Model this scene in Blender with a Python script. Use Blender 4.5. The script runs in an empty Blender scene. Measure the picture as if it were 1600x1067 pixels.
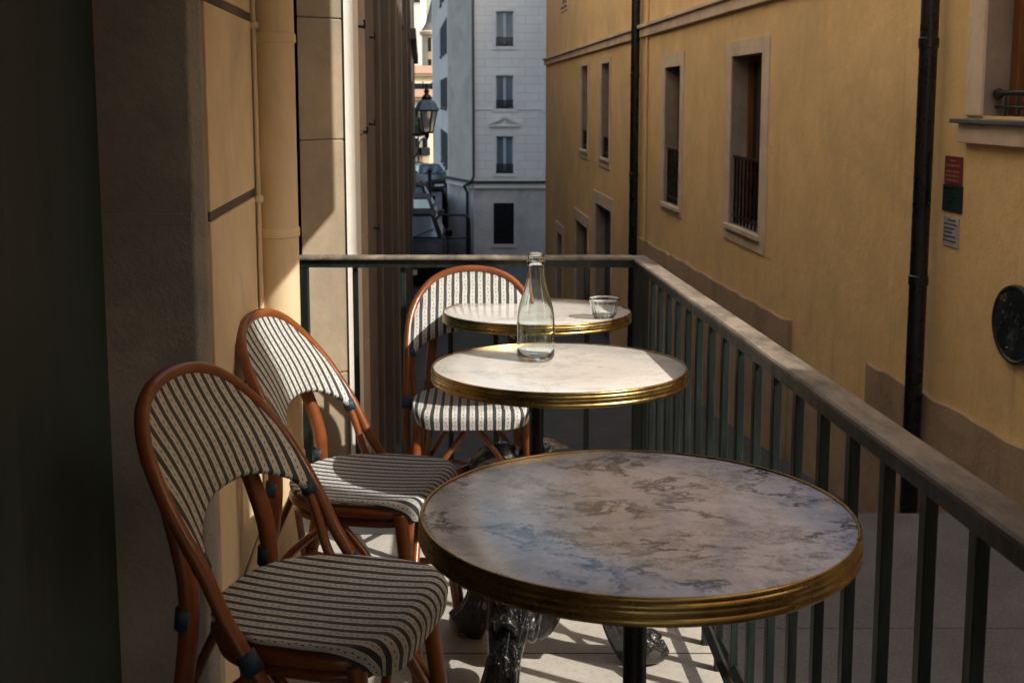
import bpy, bmesh, math, random
from mathutils import Vector, Matrix
random.seed(7)
R = math.radians
sc = bpy.context.scene
COL = sc.collection

# ------------------------------------------------------------------ materials
MATS = {}
class NT:
    def __init__(s, name):
        s.m = bpy.data.materials.new(name); s.m.use_nodes = True
        s.t = s.m.node_tree; s.n = s.t.nodes; s.l = s.t.links
        s.b = s.n['Principled BSDF']; MATS[name] = s.m
    def node(s, typ, **kw):
        n = s.n.new(typ)
        for k, v in kw.items(): setattr(n, k, v)
        return n
    def link(s, a, b): s.l.new(a, b)
    def coord(s, kind='Object', scale=(1,1,1)):
        c = s.node('ShaderNodeTexCoord'); mp = s.node('ShaderNodeMapping')
        mp.inputs['Scale'].default_value = scale
        s.link(c.outputs[kind], mp.inputs['Vector']); return mp.outputs['Vector']
    def noise(s, vec, scale, detail=5, rough=.6, dist=0):
        n = s.node('ShaderNodeTexNoise'); n.inputs['Scale'].default_value = scale
        n.inputs['Detail'].default_value = detail; n.inputs['Roughness'].default_value = rough
        n.inputs['Distortion'].default_value = dist
        s.link(vec, n.inputs['Vector']); return n.outputs['Fac']
    def ramp(s, fac, stops):
        r = s.node('ShaderNodeValToRGB'); e = r.color_ramp.elements
        while len(e) < len(stops): e.new(.5)
        for i, (p, c) in enumerate(stops):
            e[i].position = p; e[i].color = (*c, 1) if not isinstance(c, (int, float)) else (c, c, c, 1)
        s.link(fac, r.inputs['Fac']); return r.outputs['Color']
    def mix(s, fac, a, b, mode='MIX'):
        m = s.node('ShaderNodeMix', data_type='RGBA', blend_type=mode)
        for sock, v in ((m.inputs[0], fac), (m.inputs[6], a), (m.inputs[7], b)):
            if isinstance(v, (int, float)): sock.default_value = v
            elif isinstance(v, tuple): sock.default_value = (*v, 1)
            else: s.link(v, sock)
        return m.outputs[2]
    def math(s, op, a, b=None, c=None):
        m = s.node('ShaderNodeMath', operation=op)
        for i, v in enumerate((a, b, c)):
            if v is None: continue
            if isinstance(v, (int, float)): m.inputs[i].default_value = v
            else: s.link(v, m.inputs[i])
        return m.outputs[0]
    def sep(s, vec):
        x = s.node('ShaderNodeSeparateXYZ'); s.link(vec, x.inputs[0]); return x.outputs
    def bump(s, h, strength=.3, dist=.01, chain=None):
        b = s.node('ShaderNodeBump'); b.inputs['Strength'].default_value = strength
        b.inputs['Distance'].default_value = dist; s.link(h, b.inputs['Height'])
        if chain is not None: s.link(chain, b.inputs['Normal'])
        s.link(b.outputs[0], s.b.inputs['Normal']); return b.outputs[0]
    def set(s, **kw):
        for k, v in kw.items():
            i = s.b.inputs[k.replace('_', ' ')]
            if isinstance(v, (int, float)): i.default_value = v
            elif isinstance(v, tuple): i.default_value = (*v, 1)
            else: s.link(v, i)

def noisy(name, c1, c2, scale=3, rough=.8, bump=.3, bscale=60, metallic=0, c3=None, s3=.6, bd=.004, stretch=(1,1,1), coat=0, lo=.35, hi=.65):
    t = NT(name); v = t.coord('Object', stretch)
    f = t.noise(v, scale, 8, .65)
    col = t.mix(t.ramp(f, [(lo, 0.), (hi, 1.)]), c1, c2)
    if c3:
        g = t.noise(v, s3, 6, .7, .6)
        col = t.mix(t.ramp(g, [(.48, 0.), (.7, 1.)]), col, c3)
    t.set(Base_Color=col, Metallic=metallic, Coat_Weight=coat)
    rr = t.ramp(t.noise(v, scale*3.1, 4), [(.3, max(.02, rough-.1)), (.7, min(1, rough+.1))])
    t.set(Roughness=rr)
    if bump: t.bump(t.noise(v, bscale, 6, .7), bump, bd)
    return t.m

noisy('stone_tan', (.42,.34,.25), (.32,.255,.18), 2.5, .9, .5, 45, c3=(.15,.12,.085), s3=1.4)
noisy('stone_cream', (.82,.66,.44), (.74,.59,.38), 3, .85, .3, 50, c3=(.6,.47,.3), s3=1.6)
noisy('reveal_stone', (.52,.47,.44), (.36,.33,.31), 2.2, .92, .8, 40, c3=(.28,.26,.26), s3=1.6, bd=.006)
noisy('bounce_stone', (.84,.78,.70), (.76,.70,.62), 3, .9, .2, 40)  # unseen upper walls, made pale to bounce sunlight into the street
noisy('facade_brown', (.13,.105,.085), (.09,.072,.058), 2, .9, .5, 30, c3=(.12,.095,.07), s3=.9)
noisy('stone_pale', (.45,.36,.26), (.36,.28,.2), 5, .85, .45, 45, c3=(.3,.26,.2), s3=4)
noisy('sunlit_stone', (.88,.85,.8), (.82,.78,.72), 8, .8, .2, 60)  # sun caught by the corner strip is put into its near-white colour
noisy('stone_dark', (.17,.135,.1), (.11,.088,.066), 3, .9, .5, 40, c3=(.07,.06,.05), s3=2)
noisy('pipe_cream', (.86,.68,.45), (.78,.61,.39), 4, .55, .15, 90, c3=(.66,.5,.31), s3=3, stretch=(1,1,.25))
noisy('door_paint', (.045,.072,.08), (.032,.054,.06), 3, .5, .2, 60, stretch=(1,1,.2))
noisy('door_brown', (.06,.05,.042), (.045,.038,.032), 3, .6, .3, 60, stretch=(1,1,.2))
noisy('slate_shutter', (.06,.075,.09), (.05,.06,.075), 3, .7, .1)
noisy('ochre_light', (.80,.57,.29), (.70,.49,.24), 2.2, .92, .5, 55)
noisy('plaster_trim', (.72,.56,.42), (.6,.46,.34), 4, .9, .5, 60, c3=(.48,.37,.27), s3=2)
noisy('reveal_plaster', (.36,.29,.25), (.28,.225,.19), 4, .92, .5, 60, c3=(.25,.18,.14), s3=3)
noisy('plinth_render', (.46,.32,.2), (.36,.25,.155), 3, .95, .9, 30, c3=(.24,.165,.105), s3=1.2, bd=.012)
noisy('white_render', (.86,.79,.72), (.78,.71,.65), 1.5, .9, .3, 30, c3=(.62,.6,.58), s3=.3)
noisy('grey_render', (.66,.56,.48), (.55,.47,.4), .8, .95, .5, 12, c3=(.42,.38,.35), s3=.5, bd=.02)
noisy('base_render', (.64,.57,.51), (.5,.44,.4), .9, .95, .4, 14, c3=(.3,.29,.28), s3=.35, bd=.02)
noisy('asphalt', (.045,.047,.052), (.06,.06,.062), 2, .85, .6, 60, c3=(.035,.036,.04), s3=.5)
noisy('zinc', (.16,.17,.18), (.11,.12,.13), 2, .5, .2, 20, metallic=.4)
noisy('dark_metal', (.012,.016,.017), (.02,.026,.026), 6, .5, .25, 80, c3=(.035,.045,.045), s3=5)
noisy('rail_paint', (.006,.010,.010), (.010,.017,.016), 14, .5, .5, 120, c3=(.03,.042,.038), s3=26, stretch=(1,1,.16), bd=.002)
noisy('rail_cap', (.34,.28,.22), (.11,.088,.066), 14, .6, .6, 90, c3=(.1,.085,.065), s3=18, bd=.002, stretch=(1,.4,1))
noisy('binding', (.03,.07,.12), (.012,.03,.06), 40, .6, .6, 300, bd=.001, stretch=(.3,.3,3))
noisy('black_paint', (.006,.006,.007), (.009,.009,.01), 5, .3, .1, 60)
noisy('car_black', (.006,.007,.01), (.008,.009,.013), 1, .6, 0, coat=0)
noisy('car_grey', (.03,.033,.04), (.04,.043,.05), 1, .4, 0, coat=.3)
noisy('car_blue', (.05,.12,.25), (.06,.13,.27), 1, .25, 0, coat=1)
noisy('rubber', (.015,.015,.015), (.022,.022,.022), 9, .9, .2)
noisy('silver', (.6,.6,.62), (.5,.5,.52), 9, .35, .1, metallic=1)
noisy('cream_facade', (.78,.6,.4), (.7,.52,.34), .6, .9, .2, 6, c3=(.6,.42,.26), s3=.2, bd=.02)
noisy('pale_facade', (.75,.72,.68), (.7,.66,.6), .5, .9, .2, 6, bd=.02)
noisy('roof_tiles', (.42,.25,.16), (.32,.19,.12), 3, .9, .8, 9, bd=.03)
noisy('slate', (.2,.17,.14), (.13,.12,.11), 2, .8, .6, 9, bd=.03)
noisy('foliage', (.06,.1,.03), (.1,.15,.04), 3, .8, .5, 20)
noisy('shutter_paint', (.55,.54,.53), (.48,.47,.47), 3, .7, .2, 30)
noisy('sign_red', (.2,.03,.025), (.16,.025,.02), 20, .5, .1)
noisy('sign_green', (.012,.035,.035), (.01,.025,.028), 20, .4, .1)
noisy('sign_grey', (.42,.4,.42), (.36,.34,.36), 20, .5, .1)
noisy('sign_pink', (.4,.17,.15), (.35,.14,.12), 20, .6, 0)
noisy('sign_ink', (.1,.09,.1), (.13,.12,.13), 20, .6, 0)
noisy('plaque_gold', (.2,.17,.06), (.15,.12,.05), 20, .5, 0)
noisy('plaque_green', (.006,.012,.012), (.012,.02,.021), 11, .35, .5, 25, c3=(.05,.06,.065), s3=14, bd=.004)
noisy('window_wood', (.2,.075,.025), (.12,.042,.015), 6, .5, .3, 60, stretch=(4,4,.3))
noisy('lamp_roof', (.16,.24,.36), (.12,.19,.29), 5, .35, .1)

def ochre():
    t = NT('ochre_plaster'); v = t.coord('Object'); st = t.coord('Object', (5, 5, .35))
    f = t.noise(v, 2.4, 9, .7); col = t.mix(t.ramp(f, [(.35,0.),(.65,1.)]), (.86,.585,.275), (.74,.49,.22))
    big = t.noise(v, .55, 7, .7, .5); col = t.mix(t.ramp(big, [(.45,0.),(.7,.8)]), col, (.58,.41,.21))
    streak = t.noise(st, 1.6, 6, .7); col = t.mix(t.ramp(streak, [(.55,0.),(.8,.55)]), col, (.42,.30,.17))
    z = t.sep(v)[2]
    low_tone = t.math('MULTIPLY', t.ramp(t.math('MULTIPLY_ADD', z, -.5, .1), [(0.,0.),(1.,1.)]), t.ramp(t.noise(v, 1.5, 6, .7), [(.3,.4),(.7,1.)]))
    col = t.mix(t.math('MULTIPLY', low_tone, .55), col, (.36,.25,.15))  # plaster colour darker towards the bottom of the wall
    sp = t.noise(v, 75, 4, .8); col = t.mix(t.ramp(sp, [(.52,0.),(.72,.45)]), col, (.45,.31,.16))
    sp2 = t.noise(v, 38, 4, .8); col = t.mix(t.ramp(sp2, [(.58,0.),(.75,.35)]), col, (.92,.7,.4))
    cr = t.math('ABSOLUTE', t.math('SUBTRACT', t.noise(v, 1.3, 8, .6, .8), .5)); cm = t.ramp(t.noise(v, .8, 3), [(.55,0.),(.62,1.)])
    col = t.mix(t.math('MULTIPLY', t.ramp(cr, [(0.,.7),(.004,0.)]), cm), col, (.22,.15,.09))
    t.set(Base_Color=col, Roughness=.93); b = t.bump(t.noise(v, 9, 6, .6), .35, .02); t.bump(sp, .45, .005, b)
ochre()
def terrace_mat():
    t = NT('terrace_stone'); v = t.coord('Object')
    f = t.noise(v, 5, 8, .7); g = t.noise(v, 60, 5, .7)
    col = t.mix(t.ramp(f, [(.3,0.),(.7,1.)]), (.56,.52,.47), (.42,.39,.35))
    col = t.mix(t.ramp(g, [(.5,0.),(.8,.5)]), col, (.2,.18,.16))
    br = t.node('ShaderNodeTexBrick', offset=.5); t.link(v, br.inputs['Vector'])
    br.inputs['Scale'].default_value = 1; br.inputs['Brick Width'].default_value = .62; br.inputs['Row Height'].default_value = .41
    br.inputs['Mortar Size'].default_value = .004; br.inputs['Color1'].default_value = (1,1,1,1); br.inputs['Color2'].default_value = (.86,.86,.86,1); br.inputs['Mortar'].default_value = (.25,.23,.2,1)
    col = t.mix(1., col, br.outputs['Color'], 'MULTIPLY')
    t.set(Base_Color=col, Roughness=.75); t.bump(g, .4, .002)
terrace_mat()
def landing_mat():
    t = NT('landing_paving'); v = t.coord('Object')
    f = t.noise(v, 3, 8, .7); g = t.noise(v, 90, 5, .8)
    col = t.mix(t.ramp(f, [(.3,0.),(.7,1.)]), (.13,.125,.13), (.075,.075,.08))
    col = t.mix(t.ramp(g, [(.5,0.),(.75,.6)]), col, (.3,.29,.29))
    t.set(Base_Color=col, Roughness=.85); t.bump(g, .5, .003)
landing_mat()
def brass():
    t = NT('brass'); v = t.coord('Object')
    f = t.noise(v, 14, 6, .7)
    col = t.mix(t.ramp(f, [(.35,0.),(.7,1.)]), (.46,.32,.12), (.2,.14,.06))
    t.set(Base_Color=col, Metallic=1., Roughness=t.ramp(t.noise(v, 30, 5), [(.3,.22),(.7,.42)])); t.bump(t.noise(v, 160, 3), .08, .001)
brass()
def marble(name, cloud, vein, tint):
    t = NT(name); c = t.node('ShaderNodeTexCoord'); mp = t.node('ShaderNodeMapping')
    mp.inputs['Rotation'].default_value = (0, 0, R(24)); mp.inputs['Scale'].default_value = (.9, 1.2, 1)
    t.link(c.outputs['Object'], mp.inputs['Vector']); v = mp.outputs['Vector']
    def warp(vec, sc_, amt):
        w = t.node('ShaderNodeTexNoise'); w.inputs['Scale'].default_value = sc_; w.inputs['Detail'].default_value = 9; w.inputs['Roughness'].default_value = .7
        t.link(vec, w.inputs['Vector'])
        vm = t.node('ShaderNodeVectorMath', operation='MULTIPLY_ADD'); t.link(w.outputs['Color'], vm.inputs[0]); vm.inputs[1].default_value = (amt,)*3; t.link(vec, vm.inputs[2]); return vm.outputs[0]
    d = warp(v, 4.5, .22)
    big = t.ramp(t.noise(d, 5, 10, .78), [(.49, 0.), (.70, 1.)])
    mid = t.ramp(t.noise(d, 19, 10, .84), [(.475, 0.), (.585, 1.)])
    fine = t.ramp(t.noise(v, 70, 6, .8), [(.5, 0.), (.8, 1.)])
    def ridge(vec, scale, wd, off):
        n = t.noise(vec, scale, 9, .62); a = t.math('ABSOLUTE', t.math('SUBTRACT', n, off))
        return t.ramp(a, [(0., 1.), (wd*.5, .8), (wd, 0.)])
    m1 = t.ramp(t.noise(v, 5, 5, .7), [(.43, 0.), (.56, 1.)]); m2 = t.ramp(t.noise(v, 9, 5, .7), [(.43, 0.), (.6, 1.)])
    v1 = t.math('MULTIPLY', ridge(d, 3.6, .018, .52), m1); v2 = t.math('MULTIPLY', ridge(d, 9, .02, .47), m2)
    col = t.mix(t.math('MULTIPLY', big, cloud*.6), tint, (.23,.26,.33))
    col = t.mix(t.math('MULTIPLY', t.math('MULTIPLY', mid, t.math('MULTIPLY_ADD', big, .6, .38)), cloud), col, (.14,.17,.24))
    warm = t.ramp(t.noise(v, 6.5, 6, .7), [(.53, 0.), (.74, 1.)])
    col = t.mix(t.math('MULTIPLY', warm, cloud*.2), col, (.36,.29,.2))
    col = t.mix(t.math('MULTIPLY', fine, cloud*.3), col, (.2,.21,.24))
    col = t.mix(t.math('MULTIPLY', v1, vein), col, (.045,.06,.1))
    col = t.mix(t.math('MULTIPLY', v2, vein*.75), col, (.08,.1,.15))
    t.set(Base_Color=col, Roughness=t.ramp(t.noise(v, 9, 5), [(.3,.10),(.7,.24)]), Specular_IOR_Level=.5)
marble('marble_veined', 1., 1., (.68,.72,.88)); marble('marble_plain', .16, .25, (.72,.69,.66))
def fabric():
    t = NT('woven_fabric'); c = t.node('ShaderNodeTexCoord'); s_ = t.sep(c.outputs['UV'])
    P = .0262
    wob = t.math('MULTIPLY', t.math('SUBTRACT', t.noise(c.outputs['UV'], 25, 2), .5), .004)
    u = t.math('DIVIDE', t.math('ADD', s_[0], wob), P); fu = t.math('FRACT', t.math('ADD', u, 100.))
    a = t.math('ABSOLUTE', t.math('SUBTRACT', fu, .5))           # 0 in stripe middle, .5 in the cream middle
    outer = t.math('LESS_THAN', a, .2)
    gap = t.math('MULTIPLY', t.math('GREATER_THAN', a, .045), t.math('LESS_THAN', a, .085))
    fv = t.math('FRACT', t.math('ADD', t.math('DIVIDE', s_[1], .0235), t.math('MULTIPLY', t.math('FLOOR', t.math('ADD', u, 100.)), .5)))
    dd = t.math('ADD', t.math('MULTIPLY', t.math('ABSOLUTE', t.math('SUBTRACT', fv, .5)), .0235), t.math('MULTIPLY', t.math('SUBTRACT', .5, a), P*1.35)); dot = t.math('LESS_THAN', dd, .0036)
    # weave: tiny over-under cells
    wu = t.math('SINE', t.math('MULTIPLY', s_[0], 2*math.pi/.0033)); wv = t.math('SINE', t.math('MULTIPLY', s_[1], 2*math.pi/.0042))
    weave = t.math('MULTIPLY', wu, wv)
    cream = t.mix(t.ramp(t.noise(c.outputs['UV'], 40, 4), [(.3,0.),(.7,1.)]), (.66,.65,.64), (.52,.51,.49))
    cream = t.mix(t.math('MULTIPLY', t.math('MAXIMUM', weave, 0.), .25), cream, (.3,.26,.2))
    navy = t.mix(t.math('MULTIPLY', t.math('MAXIMUM', weave, 0.), .4), (.014,.02,.028), (.05,.06,.07))
    col = t.mix(outer, cream, navy); col = t.mix(t.math('MULTIPLY', gap, .35), col, (.3,.28,.24)); col = t.mix(dot, col, (.03,.022,.02))
    t.set(Base_Color=col, Roughness=.6, Specular_IOR_Level=.35)
    t.bump(t.math('ADD', weave, t.math('MULTIPLY', outer, -1.2)), .35, .0012)
fabric()
def rattan():
    t = NT('rattan_cane'); v = t.coord('Object')
    f = t.noise(v, 10, 6, .7)
    col = t.mix(t.ramp(f, [(.3,0.),(.7,1.)]), (.27,.078,.017), (.15,.038,.01))
    g = t.noise(v, 55, 4, .7)
    col = t.mix(t.ramp(g, [(.55,0.),(.75,.7)]), col, (.14,.04,.012))
    t.set(Base_Color=col, Roughness=.38, Coat_Weight=.35, Coat_Roughness=.25); t.bump(g, .15, .002)
rattan()
MATS['car_black'].node_tree.nodes['Principled BSDF'].inputs['Specular IOR Level'].default_value = .12
def glass(name, tint, dens=.0, rough=0.0):
    """clear thin-walled glass: each wall lets light through and mirrors a little"""
    t = NT(name); t.n.remove(t.b); out = t.n['Material Output']
    tr = t.node('ShaderNodeBsdfTransparent'); tr.inputs[0].default_value = (*tint, 1)
    gl = t.node('ShaderNodeBsdfGlossy'); gl.inputs['Roughness'].default_value = .03
    lw = t.node('ShaderNodeLayerWeight'); lw.inputs['Blend'].default_value = .5
    fac = t.math('MULTIPLY_ADD', t.math('POWER', lw.outputs['Facing'], 3.2), .9, .045)
    mx = t.node('ShaderNodeMixShader'); t.link(fac, mx.inputs[0]); t.link(tr.outputs[0], mx.inputs[1]); t.link(gl.outputs[0], mx.inputs[2])
    t.link(mx.outputs[0], out.inputs[0])
def lantern():
    t = NT('lantern_glass'); t.n.remove(t.b); out = t.n['Material Output']
    tr = t.node('ShaderNodeBsdfTransparent'); df = t.node('ShaderNodeBsdfTranslucent'); df.inputs[0].default_value = (.85,.88,.9,1)
    d2 = t.node('ShaderNodeBsdfDiffuse'); d2.inputs[0].default_value = (.8,.83,.85,1)
    m1 = t.node('ShaderNodeMixShader'); t.link(df.outputs[0], m1.inputs[1]); t.link(d2.outputs[0], m1.inputs[2])
    m2 = t.node('ShaderNodeMixShader'); m2.inputs[0].default_value = .6; t.link(tr.outputs[0], m2.inputs[1]); t.link(m1.outputs[0], m2.inputs[2]); t.link(m2.outputs[0], out.inputs[0])
lantern()
def solid_glass():
    t = NT('solid_glass'); t.set(Base_Color=(.93,.97,.96), Roughness=.02, Transmission_Weight=1., IOR=1.45)
solid_glass()
def enamel():
    t = NT('iron_enamel'); v = t.coord('Object')
    t.set(Base_Color=(.02,.02,.022), Metallic=.5, Roughness=.2, Coat_Weight=1., Specular_IOR_Level=.5, Coat_Roughness=.04)
    t.bump(t.noise(v, 38, 3, .6, 1.5), 1., .012)
enamel()
def pane():
    t = NT('window_glass'); v = t.coord('Object')
    t.set(Base_Color=(.012,.016,.02), Roughness=.06, Specular_IOR_Level=.7); t.bump(t.noise(v, 1.5, 2), .1, .01)
    t2 = NT('curtained_glass'); v = t2.coord('Object', (1,1,.1))
    col = t2.mix(t2.ramp(t2.noise(v, 6, 4), [(.3,0.),(.7,1.)]), (.09,.14,.18), (.17,.24,.29))
    t2.set(Base_Color=col, Roughness=.1, Specular_IOR_Level=.6)
    t3 = NT('windscreen'); t3.set(Base_Color=(.12,.18,.22), Roughness=.08, Specular_IOR_Level=1., Coat_Weight=1.)  # blue-grey base puts reflected sky into the car glass colour
pane()
def ashlar():
    t = NT('white_ashlar'); c = t.node('ShaderNodeTexCoord'); s_ = t.sep(c.outputs['Object'])
    cb = t.node('ShaderNodeCombineXYZ'); t.link(s_[0], cb.inputs[0]); t.link(s_[2], cb.inputs[1])
    br = t.node('ShaderNodeTexBrick', offset=.5); t.link(cb.outputs[0], br.inputs['Vector'])
    br.inputs['Scale'].default_value = 1; br.inputs['Brick Width'].default_value = 1.35; br.inputs['Row Height'].default_value = .43
    br.inputs['Mortar Size'].default_value = .022; br.inputs['Mortar Smooth'].default_value = .6
    br.inputs['Color1'].default_value = (.88,.80,.73,1); br.inputs['Color2'].default_value = (.82,.75,.68,1); br.inputs['Mortar'].default_value = (.6,.55,.5,1)
    n = t.noise(c.outputs['Object'], 1.1, 7, .7)
    col = t.mix(t.ramp(n, [(.35,0.),(.8,.8)]), br.outputs['Color'], (.7,.63,.57))
    t.set(Base_Color=col, Roughness=.9); t.bump(br.outputs['Fac'], -.5, .03)
ashlar()
M = MATS

# ------------------------------------------------------------------ mesh helpers
def nb(): return bmesh.new()
def fin(name, bm, mat, parent=None, smooth=False, sharp=None):
    bmesh.ops.recalc_face_normals(bm, faces=bm.faces)
    me = bpy.data.meshes.new(name); bm.to_mesh(me); bm.free()
    me.materials.append(M[mat])
    if smooth:
        for p in me.polygons: p.use_smooth = True
        if sharp:
            try: me.set_sharp_from_angle(angle=R(sharp))
            except Exception: pass
    o = bpy.data.objects.new(name, me); COL.objects.link(o)
    if parent: o.parent = parent
    return o
def bev(bm, w, seg=2, angle=30):
    bmesh.ops.recalc_face_normals(bm, faces=bm.faces)
    es = [e for e in bm.edges if len(e.link_faces) == 2 and e.calc_face_angle(0) > R(angle)]
    if es: bmesh.ops.bevel(bm, geom=es, offset=w, segments=seg, affect='EDGES', profile=.5, clamp_overlap=True)
ID = lambda x, y, z: Vector((x, y, z))
def box(bm, x0, x1, y0, y1, z0, z1, F=ID):
    v = [bm.verts.new(F(x, y, z)) for x in (x0, x1) for y in (y0, y1) for z in (z0, z1)]
    for f in ((0,1,3,2),(4,6,7,5),(0,4,5,1),(2,3,7,6),(0,2,6,4),(1,5,7,3)): bm.faces.new([v[i] for i in f])
def quad(bm, pts): bm.faces.new([bm.verts.new(p) for p in pts])
def prism(bm, poly, z0, z1, F=ID):
    a = [bm.verts.new(F(x, y, z0)) for x, y in poly]; b = [bm.verts.new(F(x, y, z1)) for x, y in poly]
    bm.faces.new(a[::-1]); bm.faces.new(b); n = len(poly)
    for i in range(n): bm.faces.new([a[i], a[(i+1)%n], b[(i+1)%n], b[i]])
def lathe(bm, prof, seg=48, c=(0,0,0), flute=None):
    rings = []
    for r, z in prof:
        if r < 1e-6: rings.append([bm.verts.new((c[0], c[1], c[2]+z))]); continue
        ring = []
        for i in range(seg):
            a = 2*math.pi*i/seg; rr = r*(1+(flute(a, z) if flute else 0))
            ring.append(bm.verts.new((c[0]+rr*math.cos(a), c[1]+rr*math.sin(a), c[2]+z)))
        rings.append(ring)
    for A, B in zip(rings, rings[1:]):
        for i in range(seg):
            j = (i+1) % seg
            if len(A) == 1 and len(B) == 1: continue
            if len(A) == 1: bm.faces.new([A[0], B[j], B[i]])
            elif len(B) == 1: bm.faces.new([A[i], A[j], B[0]])
            else: bm.faces.new([A[i], A[j], B[j], B[i]])
def catmull(pts, n=6):
    P = [Vector(p) for p in pts]; P = [2*P[0]-P[1]] + P + [2*P[-1]-P[-2]]; out = []
    for i in range(1, len(P)-2):
        for k in range(n):
            t = k/n; a, b, c, d = P[i-1:i+3]
            out.append(.5*((2*b)+(-a+c)*t+(2*a-5*b+4*c-d)*t*t+(-a+3*b-3*c+d)*t**3))
    out.append(P[-2]); return out
def tube(bm, pts, r, seg=10, cap=True, shape=None, up=None, nodes=None):
    pts = [Vector(p) for p in pts]; n = len(pts)
    rs = r if isinstance(r, (list, tuple)) else [r]*n
    if len(rs) != n:
        rs = [rs[min(len(rs)-1, int(i/(n-1)*(len(rs)-1)))] * (1-((i/(n-1)*(len(rs)-1)) % 1)) + rs[min(len(rs)-1, int(i/(n-1)*(len(rs)-1))+1)] * ((i/(n-1)*(len(rs)-1)) % 1) for i in range(n)]
    if nodes:
        L = [0.]
        for a_, b_ in zip(pts, pts[1:]): L.append(L[-1]+(b_-a_).length)
        for i in range(n):
            ph = (L[i]/nodes) % 1; ph = min(ph, 1-ph)*nodes
            rs[i] *= 1 + .085*math.exp(-(ph/.005)**2) + .012*math.sin(L[i]*47)
    rings = []; u = None
    for i, p in enumerate(pts):
        d = (pts[min(i+1, n-1)] - pts[max(i-1, 0)]).normalized()
        if u is None:
            u = d.cross(Vector(up) if up else (Vector((0,0,1)) if abs(d.z) < .9 else Vector((1,0,0)))).normalized()
        u = (u - d*u.dot(d)).normalized(); w = d.cross(u)
        ring = []
        for k in range(seg):
            a = 2*math.pi*k/seg; q = rs[i]*(shape(a, i/(n-1)) if shape else 1)
            ring.append(bm.verts.new(p + u*math.cos(a)*q + w*math.sin(a)*q))
        rings.append(ring)
    for A, B in zip(rings, rings[1:]):
        for k in range(seg): bm.faces.new([A[k], A[(k+1)%seg], B[(k+1)%seg], B[k]])
    if cap: bm.faces.new(rings[0][::-1]); bm.faces.new(rings[-1])
def tag(o, label=None, cat=None, group=None, kind=None):
    for k, v in (('label', label), ('category', cat), ('group', group), ('kind', kind)):
        if v: o[k] = v
    return o
def empty(name, loc=(0,0,0), label=None, cat=None, group=None):
    o = bpy.data.objects.new(name, None); o.empty_display_size = .1; COL.objects.link(o); o.location = loc
    return tag(o, label, cat, group)
def copy_tree(o, parent=None):
    c = o.copy(); COL.objects.link(c)
    if parent: c.parent = parent
    for ch in list(o.children): copy_tree(ch, c)
    return c
def one(name, mat, fn, parent=None, bevel=0, smooth=False, sharp=None):
    bm = nb(); fn(bm)
    if bevel: bev(bm, bevel)
    return fin(name, bm, mat, parent, smooth, sharp)

# terrace plane slopes gently down away from the viewer, as does the street
SL = .0541; TH = math.atan(SL)
def terr(y, h=0): return -1.22 - SL*y + h
def stand(o, x, y, rz=0, h=0):
    o.rotation_mode = 'QUATERNION'
    m = Matrix.Rotation(-TH, 4, 'X') @ Matrix.Rotation(rz, 4, 'Z')
    o.rotation_quaternion = m.to_quaternion()
    n = Vector((0, math.sin(TH), math.cos(TH))); o.location = Vector((x, y, terr(y))) + n*h

# ------------------------------------------------------------------ camera, light, world
cam = bpy.data.cameras.new('camera'); co = bpy.data.objects.new('camera', cam); COL.objects.link(co)
cam.sensor_width = 36; cam.lens = 36*1650/1600; cam.shift_y = -(533.5-343)/1600
cam.clip_start = .05; cam.clip_end = 1000
co.rotation_euler = (R(90-6.5), 0, 0); sc.camera = co
cam.dof.use_dof = True; cam.dof.focus_distance = 2.1; cam.dof.aperture_fstop = 11
EL = R(43); AZ = (.8725, -.4886)
S = Vector((AZ[0]*math.cos(EL), AZ[1]*math.cos(EL), math.sin(EL)))
sun = bpy.data.lights.new('sun', 'SUN'); so = bpy.data.objects.new('sun', sun); COL.objects.link(so)
sun.energy = 5.0; sun.angle = R(.5); sun.color = (1, .94, .83)
so.rotation_mode = 'QUATERNION'; so.rotation_quaternion = (-S).to_track_quat('-Z', 'Y')
w = bpy.data.worlds.new('World'); sc.world = w; w.use_nodes = True
wn = w.node_tree; sky = wn.nodes.new('ShaderNodeTexSky'); sky.sky_type = 'NISHITA'; sky.sun_disc = False
sky.sun_elevation = EL; sky.sun_rotation = math.atan2(AZ[0], AZ[1])
sky.air_density = 1.6; sky.dust_density = 4
wn.links.new(sky.outputs[0], wn.nodes['Background'].inputs[0]); wn.nodes['Background'].inputs[1].default_value = .26
sc.view_settings.view_transform = 'Standard'; sc.view_settings.look = 'None'; sc.view_settings.exposure = 0
sc.cycles.max_bounces = 10; sc.cycles.transparent_max_bounces = 16; sc.cycles.sample_clamp_indirect = 6

# ------------------------------------------------------------------ ground
def railx(y): return .595 - .044*y
def floor_fn(bm):
    P = [(-1.3,-2.2), (railx(-2.2)+.03,-2.2), (railx(3.66)+.05,3.66), (-1.3,3.66)]
    a = [bm.verts.new((x, y, terr(y))) for x, y in P]; b = [bm.verts.new((x, y, terr(y)-.42)) for x, y in P]
    bm.faces.new(a); bm.faces.new(b[::-1])
    for i in range(4): bm.faces.new([a[i], b[i], b[(i+1)%4], a[(i+1)%4]])
tag(one('terrace_floor', 'terrace_stone', floor_fn, bevel=.008), 'pale sunlit stone floor of the narrow café terrace', 'terrace floor', kind='structure')
def tbase(bm):
    box(bm, -1.25, .40, -2.1, 3.58, -6.2, -1.9)
tag(one('terrace_wall', 'plinth_render', tbase), 'rendered retaining wall carrying the terrace', 'retaining wall', kind='structure')
def landing(bm):
    ys = [-3, -1.2, .35, 1.72, 2.68, 3.63, 4.7]
    xs = [-.2, 3.6]
    for a, b in zip(ys, ys[1:]):
        for c, d in zip(xs, xs[1:]): box(bm, c+.0015, d-.0015, a+.002, b-.002, -2.1, -1.9)
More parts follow.
